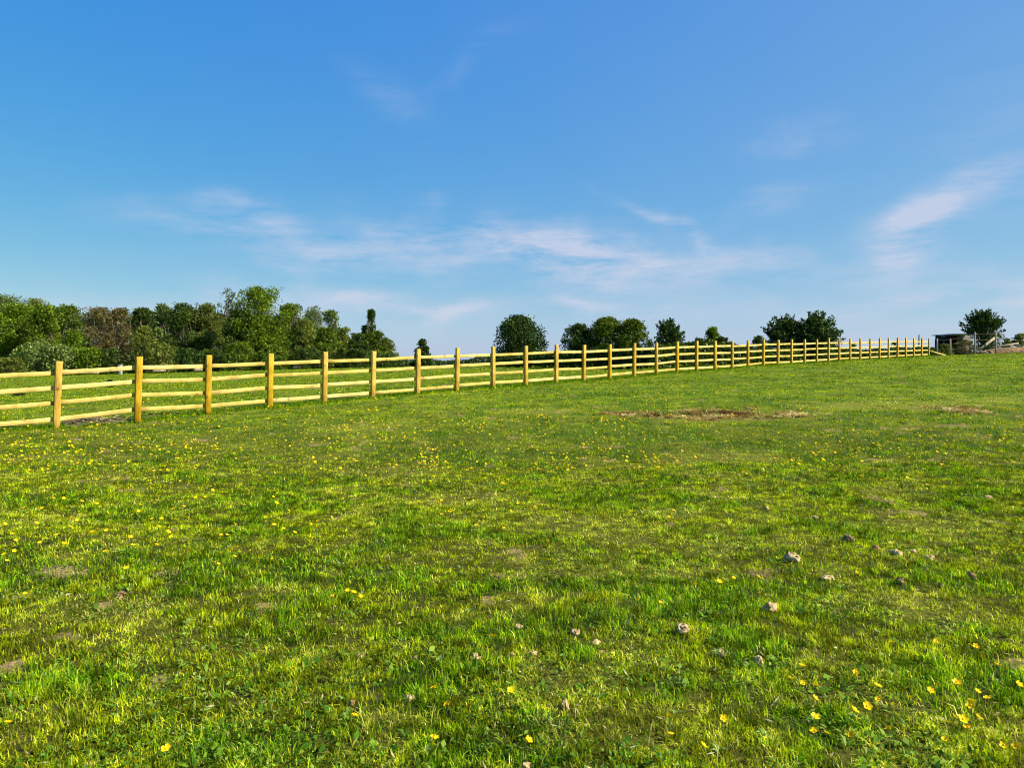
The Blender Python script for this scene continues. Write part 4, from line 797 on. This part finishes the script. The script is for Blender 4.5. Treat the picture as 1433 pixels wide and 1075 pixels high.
near = [(895, 849), (1009, 781), (1065, 770), (1107, 766), (1110, 799), (1004, 802), (1003, 823), (1048, 808), (1024, 812), (1203, 810), (1067, 834), (975, 824), (1055, 820), (690, 905), (614, 970), (715, 970), (603, 1027), (633, 991), (493, 1004), (487, 828), (492, 832), (468, 833), (506, 836), (733, 1045), (938, 1028),
        (938, 1036), (922, 847), (1120, 940), (1106, 955), (1138, 970), (1133, 988), (1223, 972), (1231, 988), (1249, 914), (1363, 912), (1311, 904), (1392, 937), (1337, 965), (1388, 985), (1298, 982), (1277, 993), (1209, 1003), (1187, 1008), (1419, 970), (1361, 1008), (1361, 1026), (1328, 1023), (1342, 1030), (1329, 1024),
        (1324, 1040), (1332, 1052), (1200, 1040), (1253, 1036), (1405, 1058), (1427, 1062), (976, 1063), (1011, 1019), (1135, 1010), (8, 1008), (235, 1041), (36, 832), (302, 798), (468, 834), (178, 802), (8, 788), (20, 782), (27, 790), (54, 778), (183, 759), (332, 772), (310, 784), (303, 798), (360, 792), (384, 784),
        (310, 748), (316, 747), (410, 749), (438, 762), (443, 745), (597, 745), (668, 737), (678, 733), (706, 742), (742, 722), (838, 730), (936, 719), (895, 743), (919, 745), (941, 717), (5, 747), (18, 755), (50, 746), (106, 740), (82, 734), (36, 713), (62, 715), (44, 710), (130, 750), (215, 702), (222, 699), (239, 700), (256, 709), (247, 717),
        (238, 713), (273, 698), (256, 693), (286, 695), (193, 721), (151, 724), (142, 708), (134, 707), (266, 730), (291, 703), (341, 707), (301, 712), (335, 681), (360, 670), (369, 691), (385, 713), (402, 717), (372, 722), (461, 730), (449, 735), (457, 749), (435, 735), (421, 740), (110, 694), (112, 705), (62, 698), (64, 641), (64, 659), (44, 679), (29, 676), (93, 654), (178, 688), (187, 682),
        (190, 687), (130, 669), (1204, 680), (1232, 676), (1252, 679), (1267, 680), (1296, 682), (1211, 605), (1265, 620), (1308, 614), (1204, 633), (1195, 645), (1175, 661), (1042, 668), (1290, 599), (1045, 668), (1233, 632), (1246, 633), (1160, 602), (1400, 628), (1415, 604), (960, 609), (1020, 590), (1285, 690)]
flow_px = [tuple(map(float, p_)) for p_ in dict.fromkeys(near)]
# the many others, thickest in the left middle and the centre
r_ = np.random.default_rng(77); zones = [(1080, 900, 1433, 1070, 9), (0, 620, 460, 790, 62), (480, 610, 960, 730, 60), (0, 600, 480, 680, 34), (1180, 595, 1433, 640, 18), (960, 590, 1300, 690, 16), (60, 690, 330, 790, 16)]
for (x0, y0, x1, y1, n_) in zones:
    c_ = 0
    while c_ < n_:
        a, b = r_.uniform(x0, x1), r_.uniform(y0, y1)
        if fbm([a / 40], [b / 14], 1, 3, 3)[0] < r_.uniform(.38, .62): continue
        flow_px.append((a, b)); c_ += 1
flow_px = sorted(flow_px, key=lambda q: -q[1])
indiv = flow_px[:295]
ordn = ['leftmost', 'second', 'third', 'fourth', 'fifth', 'sixth', 'seventh', 'eighth', 'ninth', 'tenth', 'eleventh', 'twelfth', 'thirteenth']
def where(px, py):
    post = int(np.argmin(np.abs(PXA - px)))
    names = ['first', 'second', 'third', 'fourth', 'fifth', 'sixth', 'seventh', 'eighth', 'ninth', 'tenth', 'eleventh', 'twelfth', 'thirteenth', 'fourteenth', 'fifteenth', 'sixteenth', 'seventeenth']
    if post < 17: colm = 'below the %s fence post' % names[post]
    elif px < 1120: colm = 'below the far posts'
    elif px < 1240: colm = 'below the wide hawthorn'
    elif px < 1340: colm = 'below the dark shed'
    else: colm = 'below the lone tree'
    band = 'in nearest grass' if py > 980 else 'in foreground grass' if py > 880 else 'just past the foreground' if py > 790 else 'in middle grass' if py > 730 else 'far down the meadow' if py > 660 else 'up near the fence'
    return band, colm
cells = {}
for q in indiv: cells.setdefault(where(*q), []).append(q)
for key, mem in cells.items():
    mem.sort()
    for j, (a, b) in enumerate(mem):
        w = hit(a, b + 2)
        if w is None: continue
        k = int(r_.integers(0, 6)); D = w[1]; sc = r_.uniform(.8, 1.15) * (1.05 if D < 6 else 1.15 if D < 12 else 1.2)
        hf = .05 * FPX / D
        w = hit(a, b + 1 + hf * .8); band, colm = key
        if len(mem) == 1: lb = 'lone yellow buttercup %s %s' % key
        elif len(mem) <= 13:
            lb = '%s yellow buttercup %s %s' % ('rightmost' if j == len(mem) - 1 else ordn[j] if j == 0 else ordn[j] + ' from left', band, colm)
        else: lb = 'small yellow buttercup %s %s' % key
        near_ = b > 860
        if near_:
            root_ = empty('buttercup', w); root_.scale = (sc,) * 3; root_.rotation_euler = (0, 0, r_.random() * 6)
            for nm_, me_ in (('flower_head', head_me[k]), ('stem', stem_me[k])):
                o = bpy.data.objects.new(nm_, me_); C.objects.link(o); o.parent = root_
        else:
            if 'joined' not in globals():
                joined = []
                for (ha, sa) in protos:
                    vh = np.concatenate(ha.v); vs = np.concatenate(sa.v); f3 = np.concatenate(ha.f3); f4 = np.concatenate(ha.f4); f4s = np.concatenate(sa.f4) + len(vh)
                    oo = mesh_np('buttercup', np.vstack([vh, vs]), [f3, f4, f4s], None, mats=[M_petal, M_stem], face_mats=[0] * (len(f3) + len(f4)) + [1] * len(f4s)); joined.append(oo.data); bpy.data.objects.remove(oo)
            root_ = bpy.data.objects.new('buttercup', joined[k]); C.objects.link(root_); root_.location = w; root_.scale = (sc,) * 3; root_.rotation_euler = (0, 0, r_.random() * 6)
        tag(root_, lb, 'flower', 'yellow buttercups in the meadow')
# the far multitude of flowers as one mass
pts = [(a, b) for (a, b) in flow_px[295:]]
while len(pts) < 1500:
    a, b = r_.uniform(0, 1433), 545 + 120 * r_.random() ** 1.2
    line = np.interp(a, PXA, BT) if a > 80 else 601
    dens = (1.0 if a < 950 else .42) * smooth(0, 260, np.array([a + 200.]))[0]
    if b < line + 3 and r_.random() > .35: continue
    if r_.random() > dens or fbm([a / 60], [b / 9], 1, 5, 3)[0] < r_.uniform(.36, .62): continue
    pts.append((a, b))
mbf = MB()
for (a, b) in pts:
    w = hit(a, b)
    if w is None or w[1] > 60: continue
    ha, sa = protos[int(r_.integers(0, 6))]; sc = r_.uniform(.75, 1.25) * 1.05; v = np.concatenate(ha.v) * sc + w; mbf.add(v, np.concatenate(ha.f3), np.concatenate(ha.f4))
o = mbf.build('far_buttercups', M_petal); tag(o, 'countless yellow buttercups dotted through the grass up to the fence', 'flowers', None, 'stuff')
